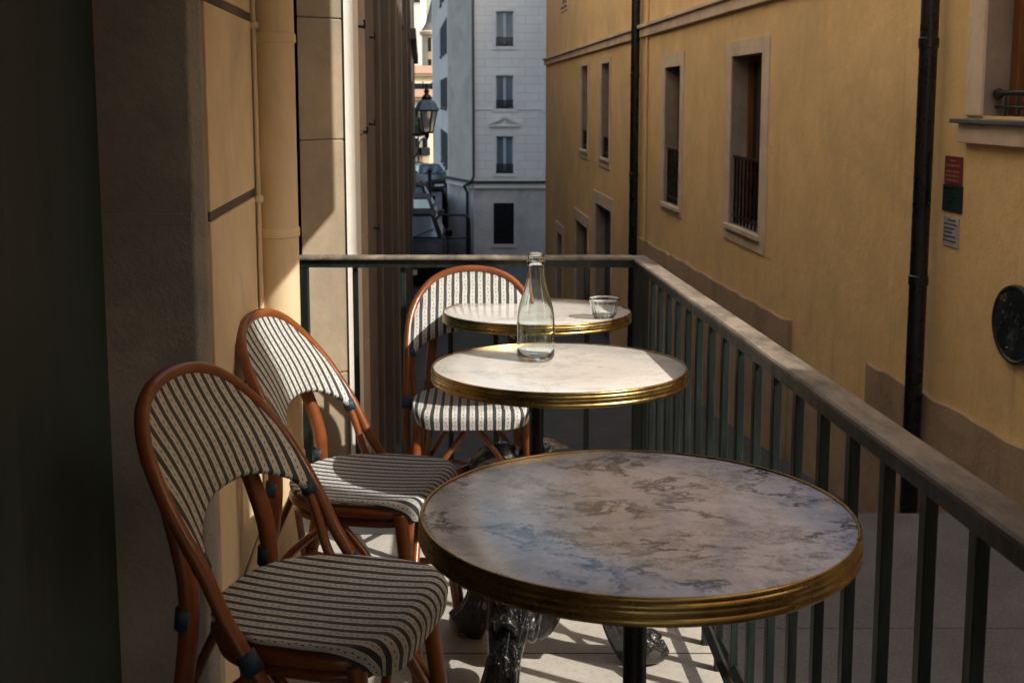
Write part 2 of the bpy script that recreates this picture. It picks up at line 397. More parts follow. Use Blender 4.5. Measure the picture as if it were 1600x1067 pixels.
tag(one('landing_pavement', 'landing_paving', landing, bevel=.004), 'grey paved landing below the railing', 'pavement', kind='structure')
def lbase(bm): box(bm, -.2, 3.6, -3, 4.69, -2.6, -1.93)
tag(one('landing_kerb', 'asphalt', lbase), 'kerb under the landing', 'kerb', kind='structure')
def street(bm):
    prof = [(-40, 1.2), (-3, -1.5), (54, -8.33), (90, -12), (400, -20)]
    for (a, za), (b, zb) in zip(prof, prof[1:]):
        quad(bm, [(-220, a, za), (220, a, za), (220, b, zb), (-220, b, zb)])
    bmesh.ops.remove_doubles(bm, verts=bm.verts, dist=.001)
tag(one('street', 'asphalt', street), 'dark sloping street between the buildings', 'street', kind='structure')
def lane(bm):
    prof = [(19, -3.95), (28, -4.22), (60, -5.2), (95, -6.3), (150, -7.2), (230, -7.2)]
    for (a, za), (b, zb) in zip(prof, prof[1:]):
        xa, xb = -.0667*a, -.0667*b
        vt = [Vector((-60, a, za)), Vector((xa, a, za)), Vector((xb, b, zb)), Vector((-60, b, zb))]
        lo = [Vector((p.x, p.y, -14)) for p in vt]
        v = [bm.verts.new(p) for p in vt]; l = [bm.verts.new(p) for p in lo]
        bm.faces.new(v)
        for i, j in ((0,1),(1,2)): bm.faces.new([v[i], v[j], l[j], l[i]])
tag(one('upper_lane', 'asphalt', lane), 'narrow lane with parked cars beside the left building', 'lane', kind='structure')

# ------------------------------------------------------------------ left stone building
LB = empty('stone_building', (-1, 0, -1.2), 'tan stone building with cream downpipe along the left side of the terrace', 'building')
def part(name, mat, fn, parent, bevel=0, smooth=False, sharp=None):
    o = one(name, mat, fn, None, bevel, smooth, sharp)
    m = Matrix.Translation(-parent.matrix_world.translation) if False else None
    loc = Vector(parent.get('_loc', parent.location)) if parent else Vector()
    if parent:
        base = world_loc(parent); o.data.transform(Matrix.Translation(-base)); o.parent = parent
    return o
def world_loc(o):
    v = Vector(o.location)
    while o.parent: o = o.parent; v += o.location
    return v
def courses(z0, z1, step, off):
    z = off
    while z > z0: z -= step
    out = []
    while z < z1:
        a, b = max(z, z0), min(z+step, z1)
        if b-a > .02: out.append((a, b))
        z += step
    return out
# near pier: reveal faces the viewer, street face is rusticated
def pier(bm):
    prism(bm, [(-1.0,2.085),(-.634,2.085),(-.612,2.105),(-.622,2.15),(-.672,2.717),(-1.0,2.717)], -2.2, 2.2)
part('pier', 'reveal_stone', pier, LB, bevel=.004)
def mort(bm):
    box(bm, -.99, -.636, 2.0828, 2.09, -.237-.011, -.237+.011)
part('mortar_band', 'reveal_stone', mort, LB, bevel=.001)
def pier_core(bm): prism(bm, [(-.625,2.13),(-.612,2.13),(-.664,2.70),(-.68,2.70)], -2.2, 2.18)
part('pier_joint', 'stone_dark', pier_core, LB)
def pface(bm):   # smooth dressed face of the pier
    for a, b in courses(-2.2, 2.2, .44, -.237):
        prism(bm, [(-.632,2.108),(-.606,2.112),(-.657,2.69),(-.68,2.69)], a+.011, b-.011)
part('dressed_face', 'stone_cream', pface, LB, bevel=.002)
def nearwall(bm):
    for a, b in courses(-1.6, 2.2, .44, -.237): box(bm, -1.4, -.70, -3.2, .05, a+.003, b-.003)
    box(bm, -1.4, -.75, .06, 2.09, 1.5, 2.2)
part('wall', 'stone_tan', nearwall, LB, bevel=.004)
def door(bm):
    box(bm, -.9, -.815, .05, 2.083, -1.6, 1.5)
def dstile(bm): box(bm, -.9, -.806, .05, 1.68, -1.6, 1.5)  # raised stile in the same paint as the door
dr = part('door', 'door_paint', door, LB)
part('stile', 'door_paint', dstile, dr, bevel=.01)
def recess(bm): box(bm, -1.2, -.86, 2.725, 3.95, -2.2, 2.15)
part('doorway', 'door_paint', recess, LB)
def backfill(bm):
    box(bm, -5, -1.0, 2.1, 3.95, -2.5, 2.15)
    box(bm, -5, -1.42, -3.2, 2.08, -2.5, 2.15)
part('rear_wall', 'stone_dark', backfill, LB)
# second pier seen beyond the far railing
def LX(y): return -.254 - .085*y
def pier2(bm):
    for a, b in courses(-6, 3, .44, -.149):
        prism(bm, [(-.768,3.82),(-.618,3.93),(-.618,4.5),(-.768,4.5)], a+.0012, b-.0012)
part('stone_pier', 'stone_pale', pier2, LB, bevel=.005)
def pier2c(bm): prism(bm, [(-.764,3.832),(-.63,3.932),(-.63,4.5),(-.764,4.5)], -6, 2.19)
part('pier_core', 'stone_tan', pier2c, LB)
def strip(bm): prism(bm, [(-.617,3.918),(-.586,3.945),(LX(4.25)+.004,4.25),(-.617,4.25)], -6, 2.2)
part('corner_strip', 'sunlit_stone', strip, LB, bevel=.004)
# facade beyond
def PL(s, d, z): return Vector((-.254-.085*s+.996*d, s+.085*d, z))
def reveals(bm, P, ops, depth):
    for a, b, c, d in ops:
        for p, q in (((a,c),(b,c)),((b,c),(b,d)),((b,d),(a,d)),((a,d),(a,c))):
            quad(bm, [P(p[0],0,p[1]), P(q[0],0,q[1]), P(q[0],-depth,q[1]), P(p[0],-depth,p[1])])
def sheet(bm, P, s0, s1, z0, z1, ops, depth):
    ss = sorted({s0, s1, *[o[0] for o in ops], *[o[1] for o in ops]}); zs = sorted({z0, z1, *[o[2] for o in ops], *[o[3] for o in ops]})
    for a, b in zip(ss, ss[1:]):
        for c, d in zip(zs, zs[1:]):
            m, n = (a+b)/2, (c+d)/2
            if any(o[0] < m < o[1] and o[2] < n < o[3] for o in ops): continue
            quad(bm, [P(a,0,c), P(b,0,c), P(b,0,d), P(a,0,d)])
    bmesh.ops.remove_doubles(bm, verts=bm.verts, dist=.0005)
    for a, b, c, d in (ops if depth else []):
        for p, q in (((a,c),(b,c)),((b,c),(b,d)),((b,d),(a,d)),((a,d),(a,c))):
            quad(bm, [P(p[0],0,p[1]), P(q[0],0,q[1]), P(q[0],-depth,q[1]), P(p[0],-depth,p[1])])
lops = [(5.9,7.6,-3.5,1.9),(9.2,10.6,-3.9,1.8),(12.6,14.0,-1.6,.9),(16.8,18.4,-1.9,.8),(21.5,23,-2.2,.5),(27,28.5,-2.4,.3)]
HT = [(4.2,20,12.),(20,40,6.)]
def lfac(bm):
    for a, b, h in HT: sheet(bm, PL, a, b, -9, 2.0 if a < 19 else 4.5, [o for o in lops if a < o[0] < b], .28)
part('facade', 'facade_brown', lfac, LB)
def lfu(bm):
    for a, b, h in HT: sheet(bm, PL, a, b, 2.0 if a < 19 else 4.5, h, [(a+1.5+k*3, a+2.7+k*3, z, z+1.9) for k in range(5) for z in ((3.6, 7.) if a < 19 else ()) if a+2.7+k*3 < b], .12)
part('upper_facade', 'bounce_stone', lfu, LB)
def lback(bm):
    for a, b, h in HT: prism(bm, [(-.254-.085*a-.29,a+.02),(-.254-.085*b-.29,b-.02),(-12,b-.02),(-12,a+.02)], -9, h-.01)
part('dark_interior', 'door_paint', lback, LB)
for k, (a, b, c, d) in enumerate(lops):
    def fr(bm):
        for p, q, r_, s_ in ((a,b,c,c+.07),(a,b,d-.07,d),(a,a+.07,c+.07,d-.07),(b-.07,b,c+.07,d-.07),((a+b)/2-.03,(a+b)/2+.03,c+.07,d-.07)): box(bm, p, q, -.27, -.2, r_, s_, F=PL)
    f = part('window', 'dark_metal', fr, LB)
    def pn(bm): quad(bm, [PL(a+.02,-.25,c+.02), PL(b-.02,-.25,c+.02), PL(b-.02,-.25,d-.02), PL(a+.02,-.25,d-.02)])
    part('pane', 'window_glass', pn, f)
def bands(bm):
    for (s0, s1, z0, z1, d) in ((4.25,19.99,11.5,11.9,.3),(4.25,19.99,2.0,2.15,.08),(20.01,40,5.5,5.9,.3),(8.6,9.12,-6,2.0,.05),(11.4,12.2,-6,2.0,.04),(15,15.6,-6,2.0,.05),(20.1,20.7,-6,4,.05),(23.6,40,1.3,1.55,.14)):
        box(bm, s0, s1, -.01, d, z0, z1, F=PL)
    for (a, b, c, d) in lops:
        for p, q, r_, s_ in ((a-.16,a,c-.1,d+.15),(b,b+.16,c-.1,d+.15),(a,b,d,d+.15)): box(bm, p, q, -.01, .03, r_, s_, F=PL)
part('cornice', 'facade_brown', bands, LB, bevel=.01)
for (s_, z_) in ((4.32,.29),(4.4,-.135),(4.36,-.67),(5.25,.3),(5.1,-.12),(5.4,-.66)):
    def hook(bm):
        tube(bm, [PL(s_,-.01,z_), PL(s_,.03,z_)], .006, 8)
        tube(bm, [PL(s_,.025,z_-.005), PL(s_-.04,.03,z_+.02), PL(s_-.07,.028,z_+.018)], .004, 8)
    part('shutter_catch', 'dark_metal', hook, LB, smooth=True)
# unseen solid block added over the terrace; its tilted underside shapes the shade
def overshade(bm):
    for P in ([(-1.0,.9,.74),(.656,.9,.74),(.656,3.17,.985),(-1.0,3.17,.985)], [(-1.0,-3.2,.74),(.656,-3.2,.74),(.656,.899,.74),(-1.0,.899,.74)]):
        a = [bm.verts.new(p) for p in P]; b = [bm.verts.new((x, y, 11)) for x, y, z in P]
        bm.faces.new(a[::-1]); bm.faces.new(b)
        for i in range(4): bm.faces.new([a[i], a[(i+1)%4], b[(i+1)%4], b[i]])
part('overhead_shade_block', 'bounce_stone', overshade, LB, bevel=.01)
# cream downpipe
PX, PY = -.612, 2.745
def dpipe(bm):
    tube(bm, [(PX,PY,-1.36),(PX,PY,11)], .052, 32)
dp = part('downpipe', 'pipe_cream', dpipe, LB, smooth=True, sharp=40)
for z in (.155, -.345, .9, -.95):
    def collars(bm):
        lathe(bm, [(.0525,-.013),(.0565,-.01),(.0565,.008),(.054,.012),(.0525,.012)], 32, (PX,PY,z))
        box(bm, PX-.075, PX-.05, PY-.01, PY+.01, z-.01, z+.01)
    part('collar', 'pipe_cream', collars, dp, smooth=True, sharp=40)
def conduit(bm):
    tube(bm, catmull([(-.652,2.702,-1.35),(-.652,2.702,-.3),(-.653,2.70,.3),(-.652,2.70,1.2)], 4), .0075, 8)
    for z in (-.255,.185,-.69):
        lathe(bm, [(.0,-.012),(.014,-.008),(.014,.008),(0,.012)], 10, (-.652,2.702,z))
part('conduit', 'pipe_cream', conduit, LB, smooth=True)
def roofL(bm):
    for a, b, h in HT: box(bm, a+.03, b+.03, -6, .1, h, h+.08, F=PL)
    box(bm, -5, -.62, -3.2, 4.2, 12, 12.1)
part('roof', 'zinc', roofL, LB)
def upf(bm):
    for a, b in courses(2.2, 12, .44, -.237): box(bm, -1.4, -.66, -3.2, 4.24, a+.004, b-.004)
part('upper_wall', 'bounce_stone', upf, LB)

# ------------------------------------------------------------------ ochre building on the right
YB = empty('ochre_building', (3, 10, -3), 'ochre plaster building with framed windows across the lane on the right', 'building')
def PY_(s, d, z): return Vector((2.8-.0788*s-.997*d, s-.0786*d, z))
wins = [ # inner s0,s1,z0,z1, outer s0,s1,z0,z1, railtop
 (8.9,9.80,-1.155,.385, 8.72,9.95,-1.30,.52, -.52),
 (11.78,12.54,-1.22,.365, 11.63,12.71,-1.31,.515, -.57),
 (16.4,17.15,-.94,.56, 16.28,17.38,-1.09,.635, -.60),
 (18.64,19.4,-.91,.585, 18.52,19.62,-1.057,.65, -.55),
 (8.9,9.80,1.9,3.5, 8.72,9.95,1.78,3.62, None),(11.78,12.54,1.9,3.5, 11.63,12.71,1.78,3.62, None),
 (16.4,17.15,1.9,3.5, 16.28,17.38,1.78,3.62, None),(18.64,19.4,1.9,3.5,18.52,19.62,1.78,3.62,None),(21.5,22.3,1.9,3.5,21.38,22.42,1.78,3.62,None)]
bigw = (3.9,5.357,-.085,1.75)
doors = [(16.1,17.66,-4.3,-1.72),(18.5,20.0,-4.6,-2.27),(22.0,22.95,-5,-2.86)]
yops = [w_[:4] for w_ in wins] + [bigw] + doors
Y0 = 2.14
YT = 4.3
YS = [(Y0, 10.6, 4.3), (10.6, 25.3, 5.5)]
def ywall(bm):
    for a, b, h in YS: sheet(bm, PY_, a, b, -7, h, [o for o in yops if a < o[0] < b], 0)
part('wall', 'ochre_plaster', ywall, YB)
def ycore(bm):
    a = PY_(Y0+.03,-.24,0); m = PY_(10.6,-.22,0); b = PY_(25.28,-.21,0)
    prism(bm, [(a.x,a.y),(m.x,m.y),(15,m.y),(15,-4.85+.05)], -7, YT-.01)
    prism(bm, [(m.x,m.y+.002),(b.x,b.y),(15,25.28),(15,m.y+.002)], -7, 5.49)
part('interior', 'door_paint', ycore, YB)
def yend(bm):
    a = PY_(Y0,0,0)
    quad(bm, [(a.x,a.y,-7),(15.01,a.y-.56*(15.01-a.x),-7),(15.01,a.y-.56*(15.01-a.x),YT),(a.x,a.y,YT)])
    
def yend2(bm):
    b = PY_(25.3,0,0); quad(bm, [(b.x,b.y,-9),(15.01,b.y,-9),(15.01,b.y,5.5),(b.x,b.y,5.5)])
part('gable_wall', 'ochre_plaster', yend2, YB)
part('end_wall', 'ochre_plaster', yend, YB)
def yroof(bm):
    a = PY_(Y0,.02,0); m = PY_(10.59,.02,0); m2 = PY_(10.6,.15,0); b = PY_(25.5,.15,0)
    prism(bm, [(a.x,a.y),(m.x,m.y),(15,m.y),(15,a.y-.56*(15-a.x))], YT, YT+.05)
    prism(bm, [(m2.x,m2.y),(b.x,b.y),(15.2,25.5),(15.2,m2.y)], 5.5, 5.6)
part('roof', 'zinc', yroof, YB)
def ycorn(bm):
    for s0, s1 in ((Y0+.02, 13.9),(14.1,25.32)):
        box(bm, s0, s1, -.01, .05, .79, .90, F=PY_); box(bm, s0, s1, -.01, .085, .90, .945, F=PY_)
part('cornice', 'plaster_trim', ycorn, YB, bevel=.008)
def yplinth(bm):
    def ext(poly, d):
        a = [bm.verts.new(PY_(s, -.02, z)) for s, z in poly]; b = [bm.verts.new(PY_(s, d, z)) for s, z in poly]
        bm.faces.new(a[::-1]); bm.faces.new(b)
        for i in range(len(poly)): j = (i+1) % len(poly); bm.faces.new([a[i], a[j], b[j], b[i]])
    def rough(s0, z0, s1, z1, n):
        return [(s0+(s1-s0)*i/n, z0+(z1-z0)*i/n+random.uniform(-.014,.014)) for i in range(n+1)]
    ext([(8.03,-6),(8.03,-1.70)] + rough(8.1,-1.712,13.9,-1.825,30) + [(13.9,-6)], .035)
    ext([(3,-6)] + rough(3,-1.6,6.577,-1.668,24) + [(6.577,-6)], .03)
    ext([(6.58,-6),(6.58,-2.0),(8.02,-2.05),(8.02,-6)], .02)
part('plinth', 'plinth_render', yplinth, YB)
for (a, b, c, d, oa, ob, oc, od, rt) in wins:
    def sur(bm):
        for p, q, r_, s_ in ((oa,a,oc,od),(b,ob,oc,od),(a,b,d,od),(a,b,oc,c)): box(bm, p, q, -.01, .014, r_, s_, F=PY_)
        box(bm, a-.06, b+.06, -.01, .045, c-.035, c+.004, F=PY_)
    wroot = part('window', 'plaster_trim', sur, YB)
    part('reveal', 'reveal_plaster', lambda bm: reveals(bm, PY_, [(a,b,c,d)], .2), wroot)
    def fr(bm):
        for p, q, r_, s_ in ((a,b,c,c+.05),(a,b,d-.05,d),(a,a+.05,c+.05,d-.05),(b-.06,b,c+.05,d-.05),((a+b)/2-.025,(a+b)/2+.025,c+.05,d-.05)): box(bm, p, q, -.2, -.15, r_, s_, F=PY_)
    part('frame', 'window_wood', fr, wroot)
    def pn(bm): quad(bm, [PY_(a,-.185,c), PY_(b,-.185,c), PY_(b,-.185,d), PY_(a,-.185,d)])
    part('pane', 'window_glass', pn, wroot)
    if rt:
        def rl(bm):
            box(bm, a+.002, b-.002, -.05, -.025, rt-.02, rt, F=PY_); box(bm, a+.002, b-.002, -.05, -.025, c+.07, c+.09, F=PY_)
            n = max(5, int((b-a)/.105))
            for i in range(n+1):
                s_ = a+.03+(b-a-.06)*i/n; box(bm, s_-.008, s_+.008, -.046, -.03, c+.01, rt-.021, F=PY_)
        part('railing', 'black_paint', rl, wroot)
def bw(bm):
    a, b, c, d = bigw
    box(bm, b, b+.155, -.01, .018, c, d+.155, F=PY_); box(bm, a-.155, a, -.01, .018, c, d+.155, F=PY_); box(bm, a, b, -.01, .018, d, d+.155, F=PY_)
    box(bm, a-.17, b+.16, -.01, .045, -.225, -.125, F=PY_)
wr = part('window', 'plaster_trim', bw, YB, bevel=.005)
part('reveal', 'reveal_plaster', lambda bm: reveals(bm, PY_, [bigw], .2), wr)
def bs(bm): box(bm, bigw[0]-.2, bigw[1]+.2, -.19, .075, -.124, -.10, F=PY_)
part('sill', 'zinc', bs, wr, bevel=.004)
def bf(bm):
    a, b, c, d = bigw
    for p, q, r_, s_ in ((b-.07,b,c,d),(a,a+.07,c,d),(a+.07,b-.07,d-.07,d),(a+.07,b-.07,c-.01,c+.07)): box(bm, p, q, -.2, -.13, r_, s_, F=PY_)
part('frame', 'window_wood', bf, wr, bevel=.004)
def bsh(bm):
    a, b, c, d = bigw
    box(bm, (a+b)/2+.01, b-.075, -.19, -.165, c+.07, d-.07, F=PY_); box(bm, a+.075, (a+b)/2-.01, -.19, -.165, c+.07, d-.07, F=PY_)
part('blind', 'ochre_plaster', bsh, wr, bevel=.004)
def br_(bm):
    a, b, c, d = bigw
    tube(bm, [PY_(a,-.06,.03), PY_(b-.01,-.06,.03)], .014, 10); tube(bm, [PY_(a,-.06,-.04), PY_(b-.01,-.06,-.04)], .008, 8)
    for i in range(12): s_ = b-.1-i*.11; tube(bm, [PY_(s_,-.06,-.1), PY_(s_,-.06,.03)], .007, 6)
    lathe(bm, [(0,-.03),(.022,-.02),(.028,0),(.022,.02),(0,.03)], 12, tuple(PY_(b-.03,-.06,.025)))
part('railing', 'rail_paint', br_, wr, smooth=True, sharp=40)
for (a, b, c, d) in doors:
    def sur(bm):
        for p, q, r_, s_ in ((a-.13,a,c,d+.2),(b,b+.2,c,d+.2),(a,b,d,d+.2)): box(bm, p, q, -.01, .02, r_, s_, F=PY_)
    dd = part('doorway', 'plaster_trim', sur, YB)
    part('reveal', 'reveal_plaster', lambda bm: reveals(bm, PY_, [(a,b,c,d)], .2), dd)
    def lf(bm):
        box(bm, a+.02, b-.02, -.2, -.16, c, d-.02, F=PY_)
        for i in range(3): box(bm, a+.15, b-.15, -.16, -.145, c+.25+i*.75, c+.85+i*.75, F=PY_)
    part('door', 'door_paint', lf, dd, bevel=.01)
for (s_, r_, jog) in ((13.98,.058,0),(5.80,.048,1)):
    def pp(bm):
        tube(bm, [PY_(s_,.085,-6.5), PY_(s_,.085,YT)], r_, 20)
        for z in (-2.9,-1.0,.3,2.1,4): lathe(bm, [(r_,-.03),(r_+.006,-.025),(r_+.006,.025),(r_,.03)], 20, tuple(PY_(s_,.085,z)))
    part('downpipe', 'black_paint', pp, YB, smooth=True, sharp=40)
def cable(bm): tube(bm, [PY_(13.55,.02,-6), PY_(13.55,.02,YT)], .018, 8)
part('cable_conduit', 'ochre_plaster', cable, YB)

# ------------------------------------------------------------------ things fixed to the ochre wall
def panel(name, mat, s0, s1, z0, z1, label, cat, thick=.006, d0=.002, group=None):
    o = empty(name, PY_((s0+s1)/2, 0, z0), label, cat, group)
    def f(bm): box(bm, s0, s1, d0, d0+thick, z0, z1, F=PY_)
    b = part('board', mat, f, o, bevel=.001); return o, b
rs, rb = panel('wall_sign', 'sign_red', 5.525, 5.712, -.452, -.303, 'small red notice with pale lines of writing, directly above a dark green one', 'sign')
def bars(lst, s0, s1, zt, h, d):
    def f(bm):
        for i, (x0, x1, yy) in enumerate(lst):
            x = x0
            while x < x1:
                wd = random.uniform(.012, .03); e = min(x+wd, x1)
                z = zt - yy
                a, b = s1-(s1-s0)*x, s1-(s1-s0)*e if True else 0
                # letters: short strokes
                box(bm, min(s1-x*(s1-s0), s1-e*(s1-s0)), max(s1-x*(s1-s0), s1-e*(s1-s0)), d, d+.0015, z-h*random.uniform(.6,1), z, F=PY_)
                x = e + .022
    return f
part('writing', 'sign_pink', bars([(.3,.62,.018),(.12,.9,.044),(.1,.44,.076),(.52,.85,.076),(.08,.85,.1),(.1,.88,.122)], 5.525, 5.712, -.303, .014, .0085), rs)
gs, gb = panel('wall_sign', 'sign_green', 5.512, 5.722, -.60, -.457, 'small dark green notice fixed right under the red one', 'sign')
part('writing', 'plaque_green', bars([(.08,.8,.015),(.1,.6,.04),(.1,.7,.065),(.1,.5,.09)], 5.512, 5.722, -.457, .01, .0085), gs)
ws, wb = panel('wall_sign', 'sign_grey', 5.535, 5.697, -.785, -.628, 'small pale grey notice with dark writing, lowest of the three', 'sign')
part('writing', 'sign_ink', bars([(.3,.8,.012),(.08,.9,.034),(.08,.75,.056),(.06,.62,.078),(.06,.8,.1),(.04,.9,.124)], 5.535, 5.697, -.628, .012, .0085), ws)
pq = empty('round_plaque', PY_(4.944,0,-1.07), 'round dark green plaque with the number 10 on the ochre wall', 'plaque')
def disc(bm):
    n = 48; prof = [(0,.020),(.168,.020),(.176,.026),(.187,.026),(.192,.018),(.192,.0)]
    rings = []
    for r_, d in prof:
        rings.append([bm.verts.new(PY_(4.944+r_*math.cos(2*math.pi*i/n), d, -1.07+r_*math.sin(2*math.pi*i/n))) for i in range(n)] if r_ else [bm.verts.new(PY_(4.944,d,-1.07))])
    for A, B in zip(rings, rings[1:]):
        for i in range(n):
            j = (i+1) % n
            bm.faces.new([A[0], B[i], B[j]] if len(A) == 1 else [A[i], A[j], B[j], B[i]])
part('board', 'plaque_green', disc, pq, smooth=True, sharp=35)
def relief(bm):
    for _ in range(26):
        a = random.uniform(0, 6.28); r_ = random.uniform(.02, .14); s_, z_ = 4.944+r_*math.cos(a), -1.09+r_*math.sin(a)*.8
        q = random.uniform(.01, .026); t_ = random.uniform(0, 3)
        pts = [PY_(s_+q*math.cos(t_+k*1.05)*random.uniform(.5,1), .0205, z_+q*math.sin(t_+k*1.05)*random.uniform(.6,1.4)) for k in range(6)]
        top = PY_(s_, .028, z_); v = [bm.verts.new(p) for p in pts]; tv = bm.verts.new(top)
        for k in range(6): bm.faces.new([v[k], v[(k+1)%6], tv])
part('relief', 'plaque_green', relief, pq)
def text_mesh(txt, size, mat, name):
    cu = bpy.data.curves.new('t', 'FONT'); cu.body = txt; cu.size = size; cu.extrude = .0012; cu.align_x = 'CENTER'; cu.align_y = 'CENTER'
    to = bpy.data.objects.new('t', cu); COL.objects.link(to); bpy.context.view_layer.update()
    me = bpy.data.meshes.new_from_object(to.evaluated_get(bpy.context.evaluated_depsgraph_get())); bpy.data.objects.remove(to); bpy.data.curves.remove(cu)
    me.materials.clear(); me.materials.append(M[mat]); me.name = name
    o = bpy.data.objects.new(name, me); COL.objects.link(o); return o
t10 = text_mesh('10', .062, 'plaque_gold', 'number'); t10.parent = pq
nrm = Vector((-.997,-.0786,0)); xax = Vector((.0786,-.997,0)); m3 = Matrix((xax, Vector((0,0,1)), nrm)).transposed()
t10.data.transform(Matrix.Translation(PY_(5.045,.0225,-.955)-world_loc(pq)) @ m3.to_4x4())

# ------------------------------------------------------------------ unseen house blocks on the right, added to cast shade
def nb1(bm):
    a = (2.62, .655); prism(bm, [a, (15, .655-.56*12.38), (15,-30), (2.9,-30)], -5, 5.5)  # added block, side cut along the sun's bearing to edge the light shaft
NH = tag(one('ochre_shade_block', 'ochre_plaster', nb1, bevel=.02), 'unseen plain ochre block added to shade the near end of the terrace', 'house')
def nb2(bm): prism(bm, [(4.2,28),(16,28),(16,60),(3.4,60)], -9, 11)  # added out of sight to keep the end building in shade
tag(one('far_shade_block', 'white_render', nb2, bevel=.05), 'unseen tall rendered block added to shade the white building', 'house')

# ------------------------------------------------------------------ white building at the end of the street
WB = empty('white_building', (0,54,-8.3), 'pale stone building with chamfered corner and tall windows closing the street', 'building')
def PW(s, d, z): return Vector((s, 54-d, z))
def zz(py, Y=54): return Y*(.1000-0 + 0) if False else (155-py)/1650*Y*1.0065
def xx(px, Y=54): return (px-800)/1650*Y
wz = [(zz(75),zz(22)),(zz(170),zz(119)),(zz(270),zz(212)),(zz(-20),zz(-75)),(zz(-115),zz(-168))]
wc = [(xx(775),xx(802)),(xx(853),xx(880)),(xx(930),xx(957))]
wops = [(a,b,c,d) for (a,b) in wc for (c,d) in wz] + [(xx(771),xx(803),zz(381),zz(316))]
zb = zz(283)
def wfu(bm): sheet(bm, PW, xx(740), 6, zb, 14, [o for o in wops if o[2] > zb], .25)
part('upper_wall', 'white_ashlar', wfu, WB)
def wfl(bm): sheet(bm, PW, xx(740), 6, -10, zb, [wops[-1]], .3)
part('lower_wall', 'base_render', wfl, WB)
CH = [(xx(740),54),(-3.45,57.3)]
def P2(p, q):
    p, q = Vector((*p,0)), Vector((*q,0)); L = (q-p).length; u = (q-p)/L; n = Vector((-u.y, u.x, 0)); 
    if n.dot(Vector((-1,-1,0))) < 0: n = -n
    return (lambda s, d, z: p+u*s+n*d+Vector((0,0,z))), L
PC, LC = P2(*CH)
def wch(bm): sheet(bm, PC, 0, LC, zb, 14, [], .2)
part('chamfer_wall', 'grey_render', wch, WB)
def wchl(bm): sheet(bm, PC, 0, LC, -10, zb, [], .2)
part('chamfer_base', 'base_render', wchl, WB)
PS, LS = P2(CH[1], (-6.5,87))
sops = []
for s_ in (1.4, 4.4, 8.2, 12.5, 17.5, 23):
    for (c, d) in wz + [(-7.3,-5.6)]: sops.append((s_, s_+1.25, c, d))
def wsd(bm): sheet(bm, PS, 0, LS, -10, 14, sops, .3)
part('side_wall', 'white_render', wsd, WB)
def wbk(bm):
    a = PS(LS,-.31,0); b = PS(.1,-.31,0)
    prism(bm, [(xx(740)+.3,54.31),(7,54.31),(7,86.5),(a.x,a.y-.1),(b.x,b.y+.2)], -10, 13.9)
part('interior', 'door_paint', wbk, WB)
def wroof(bm): prism(bm, [(xx(740)-.1,53.7),(7,53.7),(7,88),(-6.9,88),(-3.75,57.2)], 14, 14.3)
part('roof', 'zinc', wroof, WB)
for (a, b, c, d) in wops[:-1]:
    def fr(bm):
        for p, q, r_, s_ in ((a-.13,a,c-.02,d+.16),(b,b+.13,c-.02,d+.16),(a,b,d,d+.16),(a-.2,b+.2,c-.16,c)): box(bm, p, q, -.01, .05, r_, s_, F=PW)
    wn_ = part('window', 'white_render', fr, WB)
    def jn(bm):
        m = (a+b)/2
        for p, q, r_, s_ in ((a,a+.06,c,d),(b-.06,b,c,d),(m-.07,m+.07,c,d),(a,b,d-.06,d),(a,b,c,c+.08)): box(bm, p, q, -.2, -.12, r_, s_, F=PW)
    part('casement', 'shutter_paint', jn, wn_)
    def pn(bm): quad(bm, [PW(a,-.18,c), PW(b,-.18,c), PW(b,-.18,d), PW(a,-.18,d)])
    part('pane', 'curtained_glass', pn, wn_)
    def rl(bm):
        h = c+(d-c)*.26; box(bm, a, b, .0, .03, h-.04, h, F=PW); box(bm, a, b, 0, .03, c+.06, c+.1, F=PW)
        for i in range(13): s_ = a+.03+(b-a-.06)*i/12; box(bm, s_-.018, s_+.018, 0, .025, c, h-.04, F=PW)
    part('railing', 'black_paint', rl, wn_)
def gw(bm):
    a, b, c, d = wops[-1]
    quad(bm, [PW(a,-.15,c), PW(b,-.15,c), PW(b,-.15,d), PW(a,-.15,d)])
    for i in range(9): s_ = a+(b-a)*(i+.5)/9; box(bm, s_-.02, s_+.02, -.1, -.06, c, d, F=PW)
gwo = part('window', 'black_paint', gw, WB)
def gsl(bm): box(bm, wops[-1][0]-.12, wops[-1][1]+.12, -.01, .08, wops[-1][2]-.16, wops[-1][2], F=PW)
part('sill', 'grey_render', gsl, gwo)
def str_(bm):
    for P, L0, L1 in ((PW, xx(740), 6), (PC, 0, LC)):
        box(bm, L0, L1, -.01, .16, zz(293), zz(285), F=P)
    box(bm, xx(740), 6, -.01, .05, zz(171.8), zz(170.2), F=PW)
part('string_course', 'white_render', str_, WB, bevel=.03)
def flash(bm):
    for P, L0, L1 in ((PW, xx(740), 6), (PC, -.1, LC+.3)): box(bm, L0, L1, -.01, .26, zz(284.9), zz(281.5), F=P)
part('flashing', 'dark_metal', flash, WB)
def pedi(bm):
    c = (wc[0][0]+wc[0][1])/2; z = zz(195)
    for sgn in (-1, 1):
        v = []
        for d in (.0, .16):
            v.append([bm.verts.new(PW(c+sgn*x, d, z+y)) for x, y in ((0,.34),(0,.5),(.78,.14),(.78,0))])
        A, B = v; bm.faces.new(A); bm.faces.new(B)
        for i in range(4): bm.faces.new([A[i], A[(i+1)%4], B[(i+1)%4], B[i]])
    box(bm, c-.78, c+.78, -.01, .14, z-.08, z+.02, F=PW)
    box(bm, c-.1, c+.1, -.01, .1, z+.02, z+.3, F=PW)
part('pediment', 'white_render', pedi, WB)
